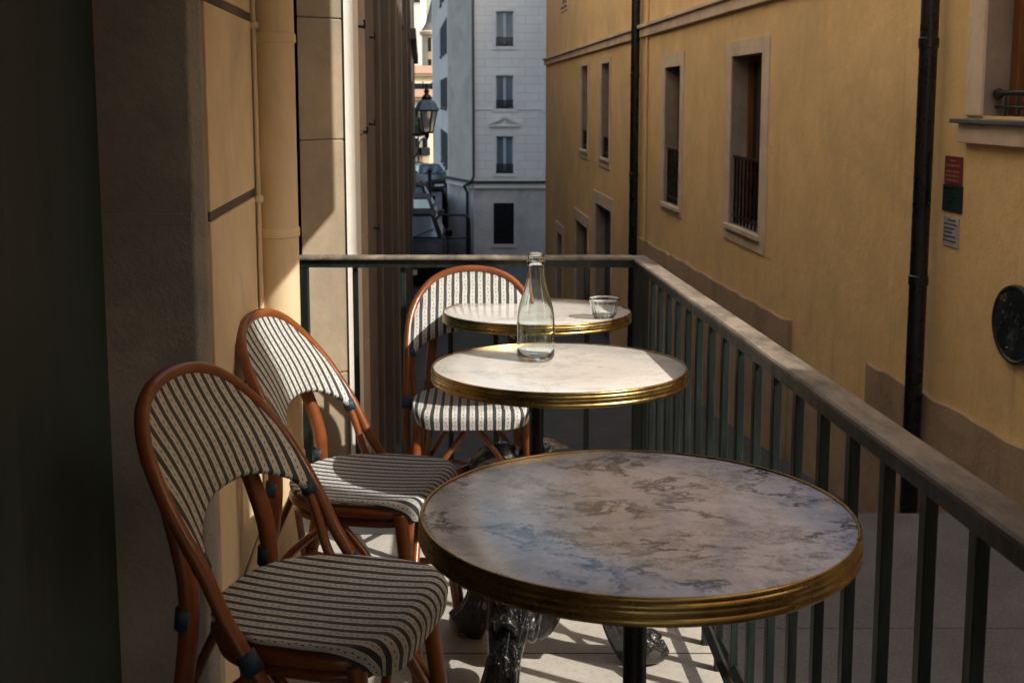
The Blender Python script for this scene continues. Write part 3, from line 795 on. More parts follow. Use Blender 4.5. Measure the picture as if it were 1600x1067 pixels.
def wpipe(bm):
    x = xx(740); z = zz(283)
    tube(bm, [PW(x,.12,14), PW(x,.12,z+.3), PW(x-.1,.32,z), ], .07, 8)
    q = PC(.66,.12,0)
    tube(bm, [PW(x-.1,.32,z+.05), PC(.6,.3,z-.25), PC(.66,.1,z-.6), PC(.66,.1,-10)], .07, 8)
part('downpipe', 'dark_metal', wpipe, WB, smooth=True)
for (a, b, c, d) in sops[:18]:
    def sh(bm):
        box(bm, a-.62, a-.02, .01, .05, c, d, F=PS); box(bm, b+.02, b+.62, .01, .05, c, d, F=PS); box(bm, a-.1, b+.1, -.01, .1, c-.14, c-.02, F=PS)
    so_ = part('window', 'slate_shutter', sh, WB)
    def pn(bm): quad(bm, [PS(a,-.15,c), PS(b,-.15,c), PS(b,-.15,d), PS(a,-.15,d)])
    part('pane', 'window_glass', pn, so_)

# ------------------------------------------------------------------ far sunlit houses
def house(name, label, x0, x1, y, zt, mat, floors, ww, roofmat=None, rh=2.5, depth=9, zbase=-9, balc=False, cols=3):
    o = empty(name, ((x0+x1)/2, y, zbase), label, 'house')
    part('wall', mat, lambda bm: box(bm, x0, x1, y, y+depth, zbase, zt), o)
    for f in range(floors):
        for k in range(cols):
            cx = x0+(x1-x0)*(k+.5)/cols; z = zt-1.9-f*2.9
            def wf(bm):
                box(bm, cx-ww/2-.12, cx+ww/2+.12, y-.06, y+.01, z-.9, z+.95)
            wo = part('window', 'pale_facade', wf, o)
            part('pane', 'window_glass', lambda bm: box(bm, cx-ww/2, cx+ww/2, y-.09, y-.05, z-.75, z+.8), wo)
            if balc: part('balcony', 'dark_metal', lambda bm: box(bm, cx-ww/2-.3, cx+ww/2+.3, y-.5, y-.44, z-.9, z-.1), o)
    part('cornice', mat, lambda bm: box(bm, x0-.2, x1+.2, y-.25, y+.05, zt-.3, zt), o)
    if roofmat:
        def rf(bm):
            v = [bm.verts.new(p) for p in ((x0-.3,y-.4,zt),(x1+.3,y-.4,zt),(x1+.3,y+depth,zt),(x0-.3,y+depth,zt),(x0-.3,y+depth/2,zt+rh),(x1+.3,y+depth/2,zt+rh))]
            for f_ in ((0,1,5,4),(2,3,4,5),(0,4,3),(1,2,5),(0,3,2,1)): bm.faces.new([v[i] for i in f_])
        part('roof', roofmat, rf, o)
    return o
def X(px, Y): return (px-800)/1650*Y
def Z(py, Y): return (155-py)/1650*Y*1.0065
house('cream_house', 'low cream house with dark windows at the far end of the lane', X(630,104), X(671,104), 104, Z(152,104), 'cream_facade', 3, .5, 'roof_tiles', .8, balc=True, cols=3)
house('orange_roofed_house', 'cream house with brick orange roof behind the low one', X(648,118), X(690,118), 118, Z(116,118), 'cream_facade', 3, .9, 'roof_tiles', 1.0, cols=3)
house('pale_house', 'tall pale house catching the sun behind the turret', X(630,175), X(661,175), 175, Z(-70,175), 'pale_facade', 3, 1.2, cols=2, zbase=-12)
TU = empty('turreted_house', (X(682,140),140,-9), 'cream round-cornered house under a pointed slate roof', 'house')
tc = (X(681,140), 141.9, 0)
part('wall', 'cream_facade', lambda bm: lathe(bm, [(1.85,-9),(1.85,Z(58,140)),(2.1,Z(57,140)),(2.15,Z(52,140)),(1.9,Z(50,140)),(0,Z(50,140))], 24, tc), TU)
part('roof', 'slate', lambda bm: lathe(bm, [(2.0,Z(51,140)),(1.35,Z(38,140)),(.85,Z(15,140)),(.3,Z(-8,140)),(0,Z(-22,140))], 24, tc), TU)
for k in range(3):
    a = R(-112+k*26)
    for zc in (Z(72,140), Z(105,140)):
        def f(bm):
            c = Vector((tc[0]+1.86*math.cos(a), tc[1]+1.86*math.sin(a), zc)); t_ = Vector((-math.sin(a), math.cos(a), 0)); n_ = Vector((math.cos(a), math.sin(a), 0))
            quad(bm, [c-t_*.25+n_*.03-Vector((0,0,.9)), c+t_*.25+n_*.03-Vector((0,0,.9)), c+t_*.25+n_*.03+Vector((0,0,.9)), c-t_*.25+n_*.03+Vector((0,0,.9))])
        part('window', 'window_glass', f, TU)
SH = empty('potted_shrub', (X(656,84),84,-6), 'green shrub in front of the low cream house', 'shrub')
def shrub(bm):
    for _ in range(900):
        c = Vector((X(654,84)+random.gauss(-.2,.22), 84+random.gauss(0,.3), -2.9+abs(random.gauss(0,.4)))); q = .1
        u = Vector((random.uniform(-1,1),random.uniform(-1,1),random.uniform(-1,1))).normalized()*q; v = u.cross(Vector((random.random(),random.random(),random.random()))).normalized()*q
        quad(bm, [c-u, c-v, c+u, c+v])
part('foliage', 'foliage', shrub, SH)
part('stem', 'stone_dark', lambda bm: tube(bm, [(X(654,84),84,-6.1),(X(654,84),84,-2.4)], [.1,.05], 8), SH)

# ------------------------------------------------------------------ cars in the lane (prototype faces the viewer, -y)
def make_car(bodymat):
    o = empty('parked_car')
    W = .87
    def body(bm):
        secs = [(-2.0,.30,.62,.70),(-1.93,.22,.74,.80),(-1.2,.2,.92,W),(-.62,.2,.98,W),(1.3,.2,1.0,W),(1.85,.22,.96,.83),(1.95,.32,.7,.74)]
        rings = []
        for y, z0, z1, w_ in secs:
            pr = [(-w_,z0+.1),(-w_*.93,z0),(w_*.93,z0),(w_,z0+.1),(w_*1.0,(z0+z1)/2+.05),(w_*.95,z1-.05),(w_*.82,z1),(-w_*.82,z1),(-w_*.95,z1-.05),(-w_*1.0,(z0+z1)/2+.05)]
            rings.append([bm.verts.new((x, y, z)) for x, z in pr])
        for A, B in zip(rings, rings[1:]):
            for i in range(10): bm.faces.new([A[i], A[(i+1)%10], B[(i+1)%10], B[i]])
        bm.faces.new(rings[0]); bm.faces.new(rings[-1][::-1])
        # greenhouse
        lo = [(-.76,-.75),(.76,-.75),(.79,1.6),(-.79,1.6)]; hi = [(-.58,-.12),(.58,-.12),(.6,1.2),(-.6,1.2)]
        a = [bm.verts.new((x,y,.96)) for x,y in lo]; b = [bm.verts.new((x,y,1.41)) for x,y in hi]; c = [bm.verts.new((x*.85,y*.9+.05,1.46)) for x,y in hi]
        for i in range(4): j = (i+1)%4; bm.faces.new([a[i],a[j],b[j],b[i]]); bm.faces.new([b[i],b[j],c[j],c[i]])
        bm.faces.new(c)
    bo = one('body', bodymat, body, o, smooth=True, sharp=28)
    def lerp(a, b, t): return a+(b-a)*t
    def glassq(bl, br, tr, tl, inset, off):
        P = [Vector(p) for p in (bl, br, tr, tl)]; c = sum(P, Vector())/4; n = (P[1]-P[0]).cross(P[3]-P[0]).normalized()
        if n.dot(c-Vector((0,.4,1))) < 0: n = -n
        return [c+(p-c)*inset+n*off for p in P]
    one('windscreen', 'windscreen', lambda bm: quad(bm, glassq((-.76,-.75,.96),(.76,-.75,.96),(.58,-.12,1.41),(-.58,-.12,1.41),.9,.012)), o)
    one('rear_window', 'windscreen', lambda bm: quad(bm, glassq((.79,1.6,.96),(-.79,1.6,.96),(-.6,1.2,1.41),(.6,1.2,1.41),.86,.012)), o)
    for s_ in (-1, 1):
        def sw(bm):
            for y0, y1, t0, t1 in ((-.5,.35,-.02,.35),(.42,1.3,.42,1.08)):
                quad(bm, [Vector((s_*(.79),y0,1.0)), Vector((s_*.79,y1,1.0)), Vector((s_*.622,t1,1.37)), Vector((s_*.622,t0,1.37))])
        one('side_window', 'windscreen', sw, o)
        one('headlight', 'silver', lambda bm: box(bm, s_*.45 if s_ > 0 else -.74, .74 if s_ > 0 else -.45, -1.99, -1.9, .6, .74), o, bevel=.03)
        def mir(bm):
            box(bm, min(s_*.86,s_*1.02), max(s_*.86,s_*1.02), -.55, -.42, .98, 1.13); box(bm, min(s_*.8,s_*.87), max(s_*.8,s_*.87), -.51, -.46, 1.0, 1.04)
        one('wing_mirror', bodymat, mir, o, bevel=.02)
        for y in (-1.28, 1.25):
            e = bpy.data.objects.new('wheel', None); COL.objects.link(e); e.parent = o; e.location = (s_*.78, y, .31); e.rotation_euler = (0, R(90)*s_, 0)
            one('tyre', 'rubber', lambda bm: lathe(bm, [(.2,-.09),(.29,-.1),(.31,-.07),(.31,.07),(.29,.1),(.2,.09)], 24), e, smooth=True, sharp=40)
            def rim(bm):
                lathe(bm, [(.2,.07),(.2,-.05),(.0,-.03)], 24)
                for k in range(5): a_ = k*2*math.pi/5; tube(bm, [(0,0,.06),(.2*math.cos(a_),.2*math.sin(a_),.07)], .022, 6)
            one('rim', 'silver', rim, e)
    one('grille', 'black_paint', lambda bm: [box(bm, -.4, .4, -2.03, -1.95, .42+i*.05, .45+i*.05) for i in range(5)], o)
    one('number_plate', 'white_render', lambda bm: box(bm, -.26, .26, -2.06, -2.035, .34, .45), o)
    def wip(bm):
        for a_, b_ in (((-.5,-.76,.985),(.1,-.5,1.17)),((.1,-.76,.985),(.6,-.52,1.16))): tube(bm, [a_, b_], .012, 5)
    one('wiper', 'black_paint', wip, o)
    return o
def lz(y): 
    pr = [(19, -3.95), (28, -4.22), (60, -5.2), (95, -6.3)]
    for (a, za), (b, zb_) in zip(pr, pr[1:]):
        if a <= y <= b: return za+(zb_-za)*(y-a)/(b-a)
c0 = make_car('car_black'); c0.location = (-2.42, 24.6, lz(24.6)); c0.rotation_euler = (0,0,R(3))
tag(c0, 'black car nearest the viewer in the row parked down the lane', 'car', 'cars parked in the lane')
c1 = copy_tree(c0); c1.location = (-3.0, 30.8, lz(30.8)); c1['label'] = 'dark parked car directly behind the nearest black one'
c2 = copy_tree(c0); c2.location = (-3.75, 37.5, lz(37.5)); c2['label'] = 'dark car third in the row, beyond two others'
c3 = make_car('car_blue'); c3.location = (X(652,66), 66, lz(66)); c3.rotation_euler = (0,0,R(60)); tag(c3, 'blue car far down the lane under the lantern', 'car', 'cars parked in the lane')
c4 = make_car('car_grey'); c4.location = (X(664,58), 61, lz(60)); c4.rotation_euler = (0,0,R(20)); tag(c4, 'grey car just in front of the far blue one', 'car', 'cars parked in the lane')
for o_ in (c3, c4):
    for ch in o_.children:
        pass
BO = empty('bollard', (X(670,50),50,lz(50)), 'thin dark post standing at the edge of the lane', 'bollard')
part('post', 'black_paint', lambda bm: tube(bm, [(X(671,50),50,lz(50)),(X(671,50),50,lz(50)+1.5)], .09, 10), BO, smooth=True, sharp=40)
part('cap', 'black_paint', lambda bm: lathe(bm, [(.1,-.05),(.13,0),(.12,.1),(0,.2)], 12, (X(671,50),50,lz(50)+1.5)), BO, smooth=True)
# guard barrier
BR = empty('guard_barrier', (-1.5,26.4,-4.2), 'rounded dark metal barrier in front of the pale building', 'barrier')
def barr(bm):
    Yb = 26.4; x0 = X(684,Yb); x1 = X(733,Yb); zt = Z(335,Yb); zm = Z(371,Yb)
    tube(bm, [(x0,Yb,-6), (x0,Yb,zt)] + [(x0+.0,Yb,zt)] + [(x1-.16,Yb,zt)] + [(x1-.16+.16*math.sin(R(a)), Yb, zt-.16+.16*math.cos(R(a))) for a in (15,30,45,60,75,90)] + [(x1+.03,Yb,-6)], .03, 8)
part('frame', 'dark_metal', barr, BR, smooth=True)
def barr2(bm):
    Yb = 26.4; x0 = X(684,Yb); x1 = X(733,Yb); zm = Z(371,Yb)
    tube(bm, [(x0,Yb,zm),(x1,Yb,zm)], .025, 8); tube(bm, [(x0+.1,Yb,zm+.05),(x1-.2,Yb,zm-.55)], .015, 6)
part('crossbar', 'dark_metal', barr2, BR, smooth=True)

# ------------------------------------------------------------------ wall lantern
LY = 24.0; lx = X(667.5,LY); lzc = Z(208,LY)
LA = empty('street_lantern', (lx,LY,lzc), 'old wall lantern with a domed blue grey top on an iron bracket', 'street lantern')
H = .72
part('roof', 'lamp_roof', lambda bm: lathe(bm, [(.27,.0),(.285,.02),(.26,.06),(.2,.17),(.13,.235),(.1,.25),(.0,.26)], 6, (lx,LY,lzc+.52)), LA)
part('chimney', 'black_paint', lambda bm: lathe(bm, [(.11,.24),(.12,.27),(.09,.33),(.05,.36),(.05,.4),(.07,.43),(.04,.47),(.015,.5),(.03,.54),(0,.62)], 12, (lx,LY,lzc+.52)), LA, smooth=True)
part('glass', 'lantern_glass', lambda bm: lathe(bm, [(.235,.51),(.125,.03)], 6, (lx,LY,lzc)), LA)
def lfr(bm):
    for i in range(6):
        a = 2*math.pi*i/6; tube(bm, [(lx+.24*math.cos(a),LY+.24*math.sin(a),lzc+.52),(lx+.13*math.cos(a),LY+.13*math.sin(a),lzc+.02)], .014, 6)
    lathe(bm, [(.26,.5),(.26,.53),(.235,.53),(.235,.5),(.26,.5)], 6, (lx,LY,lzc)); lathe(bm, [(.14,0),(.14,.04),(.0,.04),(.0,0),(.14,0)], 6, (lx,LY,lzc))
    lathe(bm, [(0,-.16),(.03,-.12),(.06,-.05),(.03,0),(0,0)], 10, (lx,LY,lzc))
part('frame', 'black_paint', lfr, LA)
part('lamp_bulb', 'shutter_paint', lambda bm: lathe(bm, [(0,.1),(.05,.14),(.06,.22),(.03,.3),(0,.32)], 12, (lx,LY,lzc)), LA, smooth=True)
def lbr(bm):
    wx = LX(LY)
    tube(bm, [(wx-.05,LY,lzc-.02),(lx+.05,LY,lzc-.02)], .02, 8)
    tube(bm, catmull([(wx-.02,LY,lzc-.6),(wx+.15,LY,lzc-.45),(wx+.2,LY,lzc-.2),(lx,LY,lzc-.03)], 6), .015, 8)
part('bracket', 'black_paint', lbr, LA, smooth=True)

# ------------------------------------------------------------------ terrace railing
RA = empty('railing', (railx(3.6),3.6,terr(3.6)), 'weathered dark green metal railing with a worn flat handrail round the terrace', 'railing')
def rz_(y): return -.413-.0345*y
YF = 3.60
def cap_profile(bm, A, B, side, low=False):
    # A,B: ends of centre line at top surface ; swept moulded section
    A, B = Vector(A), Vector(B); d = (B-A).normalized(); n = Vector((d.y, -d.x, 0)).normalized()*side
    sec = [(-.024,0.),(.024,0.),(.0275,-.003),(.0275,-.009),(.023,-.012),(-.023,-.012),(-.0285,-.009),(-.0285,-.003)] if not low else [(-.018,-.0122),(.018,-.0122),(.018,-.038),(-.018,-.038)]
    N = 40; rings = []
    for i in range(N+1):
        p = A+(B-A)*i/N; j = random.uniform(-.0005,.0005)
        rings.append([bm.verts.new(p+n*x+Vector((0,0,z+j))) for x, z in sec])
    m = len(sec)
    for P, Q in zip(rings, rings[1:]):
        for k in range(m): bm.faces.new([P[k], P[(k+1)%m], Q[(k+1)%m], Q[k]])
    bm.faces.new(rings[0]); bm.faces.new(rings[-1][::-1])
part('handrail', 'rail_cap', lambda bm: cap_profile(bm, (railx(-1.6),-1.6,rz_(-1.6)), (railx(3.62),3.62,rz_(3.62)), 1), RA)
part('handrail', 'rail_cap', lambda bm: cap_profile(bm, (-.88,YF,rz_(YF)+.001), (railx(YF)-.02,YF,rz_(YF)+.001), 1), RA)
def botrail(bm):
    for a, b in (((railx(-1.6),-1.6),(railx(YF),YF)),((-.84,YF),(railx(YF)-.02,YF))):
        A = Vector((a[0],a[1],terr(a[1],.07))); B = Vector((b[0],b[1],terr(b[1],.07))); tube(bm, [A, B], .016, 4)
part('under_rail', 'rail_paint', lambda bm: cap_profile(bm, (railx(-1.6),-1.6,rz_(-1.6)), (railx(3.62),3.62,rz_(3.62)), 1, True), RA)
part('under_rail', 'rail_paint', lambda bm: cap_profile(bm, (-.88,YF,rz_(YF)+.001), (railx(YF)-.02,YF,rz_(YF)+.001), 1, True), RA)
part('bottom_rail', 'rail_paint', botrail, RA)
y = 1.043 - .1335*12
while y < YF-.05:
    hw = .0115
    def bal(bm): box(bm, railx(y)-.0085, railx(y)+.0085, y-hw, y+hw, terr(y)-.05, rz_(y)-.037)
    part('baluster', 'rail_paint', bal, RA, bevel=.002)
    y += .1335
for px in (557,631,704,775,846,917):
    x = (px-800)/1650*3.67
    part('baluster', 'rail_paint', lambda bm: box(bm, x-.009, x+.009, YF-.008, YF+.008, terr(YF)-.05, rz_(YF)-.037), RA, bevel=.002)
for x in ((477-800)/1650*3.67, railx(YF)):
    part('post', 'rail_paint', lambda bm: box(bm, x-.016, x+.016, YF-.016, YF+.016, terr(YF)-.3, rz_(YF)-.037), RA, bevel=.003)
part('brace', 'dark_metal', lambda bm: [tube(bm, [(.505,1.9,-1.33),(.36,2.62,terr(2.62,.36))], .012, 4)], RA)

# ------------------------------------------------------------------ café tables
def make_table(marb):
    o = empty('cafe_table'); h = .728
    top = one('tabletop', marb, lambda bm: lathe(bm, [(0,h),(.15,h),(.29,h),(.2945,h-.0015),(.2945,h-.02),(0,h-.02)], 96), o, smooth=True, sharp=30)
    prof = [(.2948,h-.004),(.2948,h+.0012),(.2962,h+.0022),(.2985,h+.0014),(.2996,h-.001),(.2992,h-.0035),(.2984,h-.0048),(.2998,h-.0062),(.3010,h-.0085),(.3008,h-.0112),(.2996,h-.0124),(.2990,h-.0132),
            (.2996,h-.0145),(.3000,h-.0205),(.2994,h-.0215),(.2990,h-.0222),(.3002,h-.0238),(.3012,h-.0262),(.3010,h-.0290),(.2985,h-.0315),(.292,h-.032),(.292,h-.028)]
    one('rim', 'brass', lambda bm: lathe(bm, prof, 128), o, smooth=True, sharp=60)
    def under(bm):
        lathe(bm, [(0,h-.021),(.285,h-.021),(.285,h-.03),(.0,h-.03)], 48)
        for k in range(4):
            a = k*math.pi/2+.4; c_, s_ = math.cos(a), math.sin(a)
            tube(bm, [(0,0,h-.055),(.14*c_,.14*s_,h-.045),(.25*c_,.25*s_,h-.033)], [.02,.014,.01], 6)
    one('support', 'black_paint', under, o)
    one('column', 'black_paint', lambda bm: lathe(bm, [(0,h-.04),(.03,h-.04),(.034,h-.06),(.021,h-.075),(.0165,h-.11),(.0165,.40),(.021,.385),(.026,.37),(.02,.355),(.019,.30),(.03,.285),(.038,.26),(.03,.235),(.034,.2),(.052,.17),(.058,.13),(.04,.10),(.03,.09),(.03,.09),(0,.07)], 24), o, smooth=True, sharp=40)
    for k in range(3):
        a = R(8+120*k)
        def leg(bm):
            path = catmull([(.02,0,.235),(.075,0,.26),(.135,0,.235),(.18,0,.165),(.215,0,.09),(.25,0,.045),(.295,0,.026),(.322,0,.036)], 7)
            path = [Vector((p.x*math.cos(a), p.x*math.sin(a), p.z)) for p in path]
            sh = lambda an, t: 1+.22*math.cos(3*an)*math.sin(math.pi*t)+.12*math.cos(6*an)
            tube(bm, path, [.042,.052,.056,.045,.032,.038,.048,.03,.016], 24, shape=sh, up=(math.sin(a),-math.cos(a),0))
        lg = one('leg', 'iron_enamel', leg, o, smooth=True)
        rot = lambda p: Vector((p.x*math.cos(a)-p.y*math.sin(a), p.x*math.sin(a)+p.y*math.cos(a), p.z))
        for sgn in (-1, 1):
            def scroll(bm):
                pts = []
                for i in range(26):
                    th = i*.33; rr = .04*(1-i/34)
                    pts.append(rot(Vector((.125+rr*math.cos(th), sgn*(.036+.006*math.sin(i*.4)), .165+rr*math.sin(th)))))
                tube(bm, pts, [.015,.012,.014], 8)
            one('scroll', 'iron_enamel', scroll, lg, smooth=True)
        for q, r_, z_ in ((.165,.026,.225),(.28,.028,.062)):
            one('boss', 'iron_enamel', lambda bm: lathe(bm, [(0,-.012),(r_,-.006),(r_*1.1,.004),(r_*.6,.014),(0,.02)], 12, (q*math.cos(a), q*math.sin(a), z_)), lg, smooth=True)
        def leaf(bm):
            for k_ in range(5):
                x_ = .06+.035*k_; w_ = .05-.006*k_
                zt = .275-.9*max(0, x_-.12)**1.35*2.0
                tube(bm, [rot(Vector(p)) for p in ((x_,-w_,zt-.05),(x_+.01,-w_*.55,zt-.012),(x_+.014,0,zt),(x_+.01,w_*.55,zt-.012),(x_,w_,zt-.05))], [.006,.012,.014,.012,.006], 8)
        one('leaf_ornament', 'iron_enamel', leaf, lg, smooth=True)
    return o
T1 = make_table('marble_veined'); stand(T1, .172, 1.374)
tag(T1, 'nearest round café table, grey veined marble in shade with a brass rim', 'table', 'round café tables')
T2 = make_table('marble_plain'); stand(T2, .111, 2.392, R(2))
tag(T2, 'middle round café table in sunlight, with the glass bottle on it', 'table', 'round café tables')
for c_ in T2.children:
    if c_.name.startswith(('column', 'leg')): c_.location = (-.055, -.02, 0)
T3 = copy_tree(T2); stand(T3, .079, 3.275, R(40)); T3['label'] = 'farthest round café table, with the small tumbler on it'

# ------------------------------------------------------------------ bottle and tumbler
def on_table(o, x, y): stand(o, x, y, 0, .729)
BT = empty('glass_bottle', label='tall clear glass bottle standing on the sunlit middle table', cat='bottle')
outer = [(.0,.0),(.034,.0),(.0405,.003),(.0428,.010),(.0432,.03),(.0432,.092),(.0425,.108),(.0395,.130),(.034,.152),(.0275,.174),(.0225,.195),(.0198,.215),(.0188,.235),(.0188,.246)]
prof = outer[1:] + [(.0192,.246)] ; inn = [(max(0,r_-.0024), max(z,.011)) for r_, z in outer[3:]]
one('body', 'solid_glass', lambda bm: lathe(bm, [(0,.0)]+outer[1:]+[(.0176,.2475)]+inn[::-1]+[(.03,.0095),(0,.0125)], 72), BT, smooth=True)
one('lip', 'solid_glass', lambda bm: lathe(bm, [(.0165,.246),(.0195,.2455),(.0218,.249),(.0215,.253),(.0198,.2555),(.0198,.2585),(.0212,.261),(.0205,.266),(.0185,.2672),(.0168,.265),(.016,.256),(.0165,.246)], 48), BT, smooth=True)
BT.scale = (1.06,1.06,.965); on_table(BT, .0575, 2.465)
TB = empty('tumbler', label='small fluted glass tumbler on the farthest table', cat='glass')
fl = lambda a, z: .022*math.cos(18*a) if .012 < z < .046 else 0
one('bowl', 'solid_glass', lambda bm: lathe(bm, [(0,.002),(.022,.0005),(.029,.0),(.0315,.004),(.033,.013),(.0345,.022),(.0365,.03),(.0385,.038),(.0405,.045),(.0428,.052),(.0442,.060),(.0436,.0618),(.0428,.0618),(.0422,.060),(.0405,.052),(.038,.043),(.034,.03),(.031,.018),(.029,.011),(.02,.0095),(0,.0105)], 144, flute=fl), TB, smooth=True)
TB.scale = (1.08,1.08,1.0); on_table(TB, .281, 3.12)

# ------------------------------------------------------------------ bistro chairs (front is -y)
def back_y(w, h):   # curved, raked plane of the back
    return .035 + (h-.435)*.49 - .45*w*w + .012 - 1.9*max(0, h-.75)**2 + .14*max(0, h-.56)
LOOP = [(0,.838),(.075,.829),(.135,.801),(.178,.753),(.203,.694),(.211,.632),(.211,.572)]
def loop_pts():
    half = [Vector((w, back_y(w, h), h)) for w, h in LOOP]
    low = [Vector((.211,back_y(.21,.5),.5)), Vector((.211,.014,.43)), Vector((.207,-.035,.36)), Vector((.199,-.09,.285)), Vector((.191,-.145,.215))]
    r_ = half+low
    l_ = [Vector((-p.x, p.y, p.z)) for p in reversed(r_[1:])]
    return catmull(l_+r_, 9)
def ltop(w):
    w = abs(w)
    for (a, ha), (b, hb) in zip(LOOP, LOOP[1:]):
        if a <= w <= b and b > a:
            t = (w-a)/(b-a); return ha+(hb-ha)*t
    return .6
def make_chair():
    o = empty('bistro_chair')
    one('frame_loop', 'rattan_cane', lambda bm: tube(bm, loop_pts(), .0122, 14, nodes=.157), o, smooth=True)
    # smooth outline of the loop as a polyline for the panel
    smooth = catmull([(-w, 0, h) for w, h in reversed(LOOP[1:])] + [(w, 0, h) for w, h in LOOP], 8)
    def topat(w):
        best = None
        for p, q in zip(smooth, smooth[1:]):
            if (p.x <= w <= q.x) and q.x > p.x: 
                t = (w-p.x)/(q.x-p.x); best = max(best or 0, p.z+(q.z-p.z)*t)
        return best or .6
    WB_ = .198
    def arch(w):   # lower edge of the woven panel
        a = min(1, abs(w)/WB_); return .652 - .065*a**2.4 - .02*max(0, a-.85)/.15
    def panelm(bm):
        uv = bm.loops.layers.uv.new('UVMap'); N = 60; K = 16; cols = []
        for i in range(N+1):
            w_ = -.207+.414*i/N; tp = topat(w_)-.004; bt = arch(w_); 
            if bt > tp: bt = tp-.002
            col = []
            for k in range(K+1):
                h = bt+(tp-bt)*k/K; bulge = -.010*math.sin(math.pi*k/K)
                col.append((bm.verts.new((w_, back_y(w_, h)+bulge-.004, h)), (w_, h)))
            # fold under the lower edge, to the rear
            back = []
            for k in range(K+1):
                h = bt+(tp-bt)*k/K
                back.append((bm.verts.new((w_, back_y(w_, h)+.012, h-.001)), (w_, 2*bt-h-.012)))
            cols.append(list(reversed(col))+[(bm.verts.new((w_, back_y(w_, bt)-.001, bt-.008)), (w_, bt-.006))]+back)
        for A, B in zip(cols, cols[1:]):
            for k in range(len(A)-1):
                f = bm.faces.new([A[k][0], A[k+1][0], B[k+1][0], B[k][0]])
                for lp, q in zip(f.loops, (A[k][1], A[k+1][1], B[k+1][1], B[k][1])): lp[uv].uv = q
    one('back_panel', 'woven_fabric', panelm, o, smooth=True)
    # bare inner cane running from the panel tips down to the seat
    for s_ in (-1, 1):
        def inner(bm):
            tube(bm, catmull([(s_*.199, back_y(.199,.60)+.004, .60),(s_*.196, back_y(.196,.54)+.010,.535),(s_*.190,.070,.475),(s_*.184,.045,.43)], 5), .0095, 10)
        one('inner_cane', 'rattan_cane', inner, o, smooth=True)
        def rear(bm):
            tube(bm, catmull([(s_*.125,.218,.705),(s_*.130,.203,.64),(s_*.140,.165,.50),(s_*.150,.175,.33),(s_*.165,.215,.13),(s_*.170,.24,0)], 16), .0165, 12, nodes=.21)
        rl = one('leg', 'rattan_cane', rear, o, smooth=True)
        one('binding', 'binding', lambda bm: tube(bm, [(s_*.144,.170,.445),(s_*.142,.167,.478)], .0185, 14), rl, smooth=True)
        def front(bm):
            tube(bm, catmull([(s_*.165,-.14,.43),(s_*.172,-.155,.30),(s_*.182,-.175,.15),(s_*.19,-.195,0)], 20), .0155, 12, nodes=.19)
        fl_ = one('leg', 'rattan_cane', front, o, smooth=True)
        one('binding', 'binding', lambda bm: tube(bm, [(s_*.182,-.158,.240),(s_*.185,-.164,.218)], .0185, 14), fl_, smooth=True)
        def bind(bm):
            tube(bm, [(s_*.209, .028, .448),(s_*.209,.008,.42)], .0165, 14)
        one('binding', 'binding', bind, o, smooth=True)
        def bind2(bm):
            tube(bm, [(s_*.200, back_y(.2,.59)+.004,.59),(s_*.198, back_y(.198,.57)+.006,.567)], .015, 12)
        one('binding', 'binding', bind2, o, smooth=True)
    def outline(th):
        # rounded seat: x right, y back ; superellipse, flatter and wider at the front
        c_, s_ = math.cos(th), math.sin(th); n = 2.6 if s_ > 0 else 5
        x = .192*math.copysign(abs(c_)**(2/n), c_); y = (.172 if s_ > 0 else .185)*math.copysign(abs(s_)**(2/n), s_)
        x *= (1 - .12*max(0, y/.19)); return x, y
    def seat(bm):
        uv = bm.loops.layers.uv.new('UVMap'); N = 96; z0 = .462
        rings = []
        for k in range(1, 13):
            t = k/12; ring = []
            for i in range(N):
                x, y = outline(2*math.pi*i/N); ring.append((bm.verts.new((x*t*.94, y*t*.94, z0-.007*(1-t*t)+(.004 if t > .9 else 0)*0)), (x*t*.94, y*t*.94)))
            rings.append(ring)
        for st in range(1, 9):
            ring = []
            for i in range(N):
                th = 2*math.pi*i/N; x, y = outline(th)
                x2, y2 = outline(th+.01); nx, ny = (y2-y), -(x2-x); L = math.hypot(nx, ny); nx, ny = nx/L, ny/L
                fr_ = max(0, -ny)**1.3; rad = .005+.025*fr_; drop = .009+.049*fr_
                bx, by = x*.94, y*.94
                a = min(1, st/5)*math.pi/2
                d1 = rad*math.sin(a); z = -rad*(1-math.cos(a))
                arc = rad*a
                if st > 5: ex = (drop-rad)*(st-5)/3; z -= ex; arc += ex; d1 -= .15*ex
                ring.append((bm.verts.new((bx+nx*d1, by+ny*d1, z0+z)), (bx+nx*arc*(1 if abs(nx) > .5 else .3), by+ny*arc)))
            rings.append(ring)
        c = (bm.verts.new((0,0,z0-.007)), (0,0))
        for i in range(N):
            A = rings[0]; f = bm.faces.new([c[0], A[i][0], A[(i+1)%N][0]])
            for lp, q in zip(f.loops, (c[1], A[i][1], A[(i+1)%N][1])): lp[uv].uv = q
        for A, B in zip(rings, rings[1:]):
            for i in range(N):
                j = (i+1) % N; f = bm.faces.new([A[i][0], B[i][0], B[j][0], A[j][0]])
                for lp, q in zip(f.loops, (A[i][1], B[i][1], B[j][1], A[j][1])): lp[uv].uv = q
    one('seat', 'woven_fabric', seat, o, smooth=True)
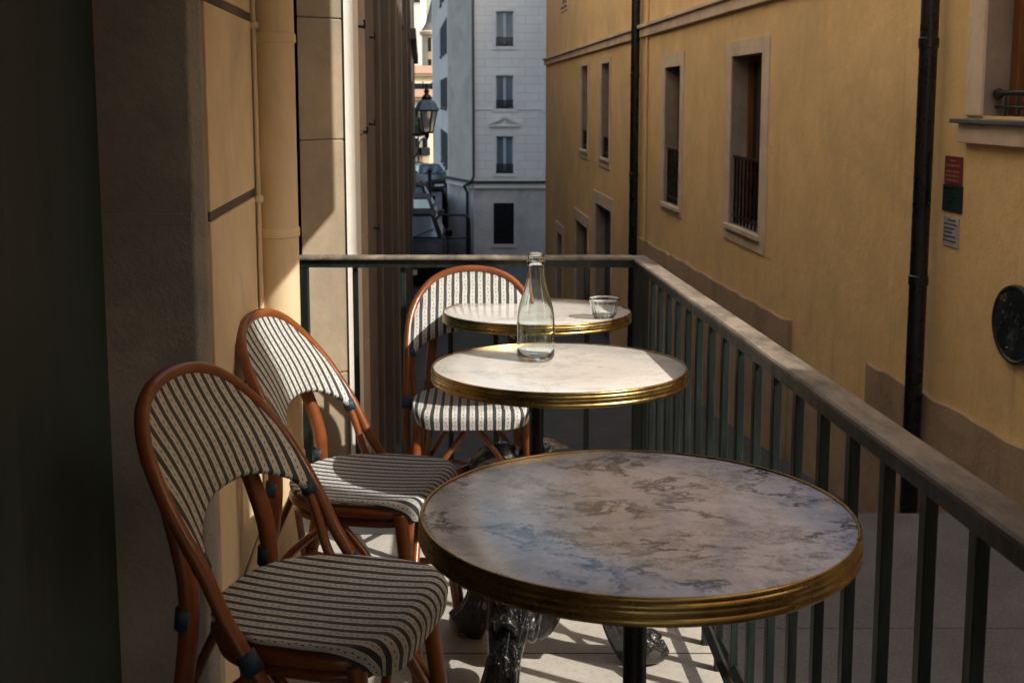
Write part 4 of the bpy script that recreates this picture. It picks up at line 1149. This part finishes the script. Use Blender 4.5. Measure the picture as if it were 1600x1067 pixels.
    def sframe(bm):
        pts = []
        for i in range(49):
            x, y = outline(2*math.pi*i/48); pts.append((x*.9, y*.9, .432))
        tube(bm, pts, .014, 10, cap=False)
        pts = [(p[0]*.96, p[1]*.96, .405) for p in pts]; tube(bm, pts, .010, 8, cap=False)
    one('seat_frame', 'rattan_cane', sframe, o, smooth=True)
    def stret(bm):
        F = [(s_*.178,-.168,.20) for s_ in (-1,1)]; B = [(s_*.162,.215,.20) for s_ in (-1,1)]
        for a_, b_ in ((F[0], B[1]), (F[1], B[0])):
            m = (Vector(a_)+Vector(b_))/2+Vector((0,0,.03)); tube(bm, catmull([a_, m, b_], 8), .009, 8)
        for s_ in (-1, 1):
            tube(bm, catmull([(s_*.178,-.168,.17),(s_*.08,-.15,.31),(s_*.01,-.14,.40)], 6), .009, 8)
            tube(bm, catmull([(s_*.178,-.168,.17),(s_*.172,-.08,.31),(s_*.165,.0,.40)], 6), .009, 8)
            tube(bm, catmull([(s_*.166,.22,.17),(s_*.17,.13,.31),(s_*.165,.03,.40)], 6), .009, 8)
            tube(bm, catmull([(s_*.166,.22,.17),(s_*.08,.2,.31),(s_*.01,.18,.40)], 6), .009, 8)
    one('stretcher', 'rattan_cane', stret, o, smooth=True)
    return o
# facing direction: rotate so that local -y points to +x etc.
ch1 = make_chair(); stand(ch1, -.338, 1.725, R(90-14))
tag(ch1, 'striped woven bistro chair in shade, nearest of the three, beside the nearest table', 'chair', 'striped bistro chairs')
ch2 = copy_tree(ch1); stand(ch2, -.352, 2.41, R(90-11)); ch2['label'] = 'striped bistro chair with its back half in sun against the left wall'
ch3 = copy_tree(ch1); stand(ch3, -.125, 3.235, R(2)); ch3['label'] = 'striped bistro chair facing the viewer behind the tables by the far rail'

# sunlight focused through the glass
try:
    sun.cycles.is_caustics_light = True
    for g_ in (TB,):
        for c_ in g_.children: c_.cycles.is_caustics_caster = True
    for t_ in (T3,):
        for c_ in t_.children:
            if c_.name.startswith('tabletop'): c_.cycles.is_caustics_receiver = True
except Exception: pass
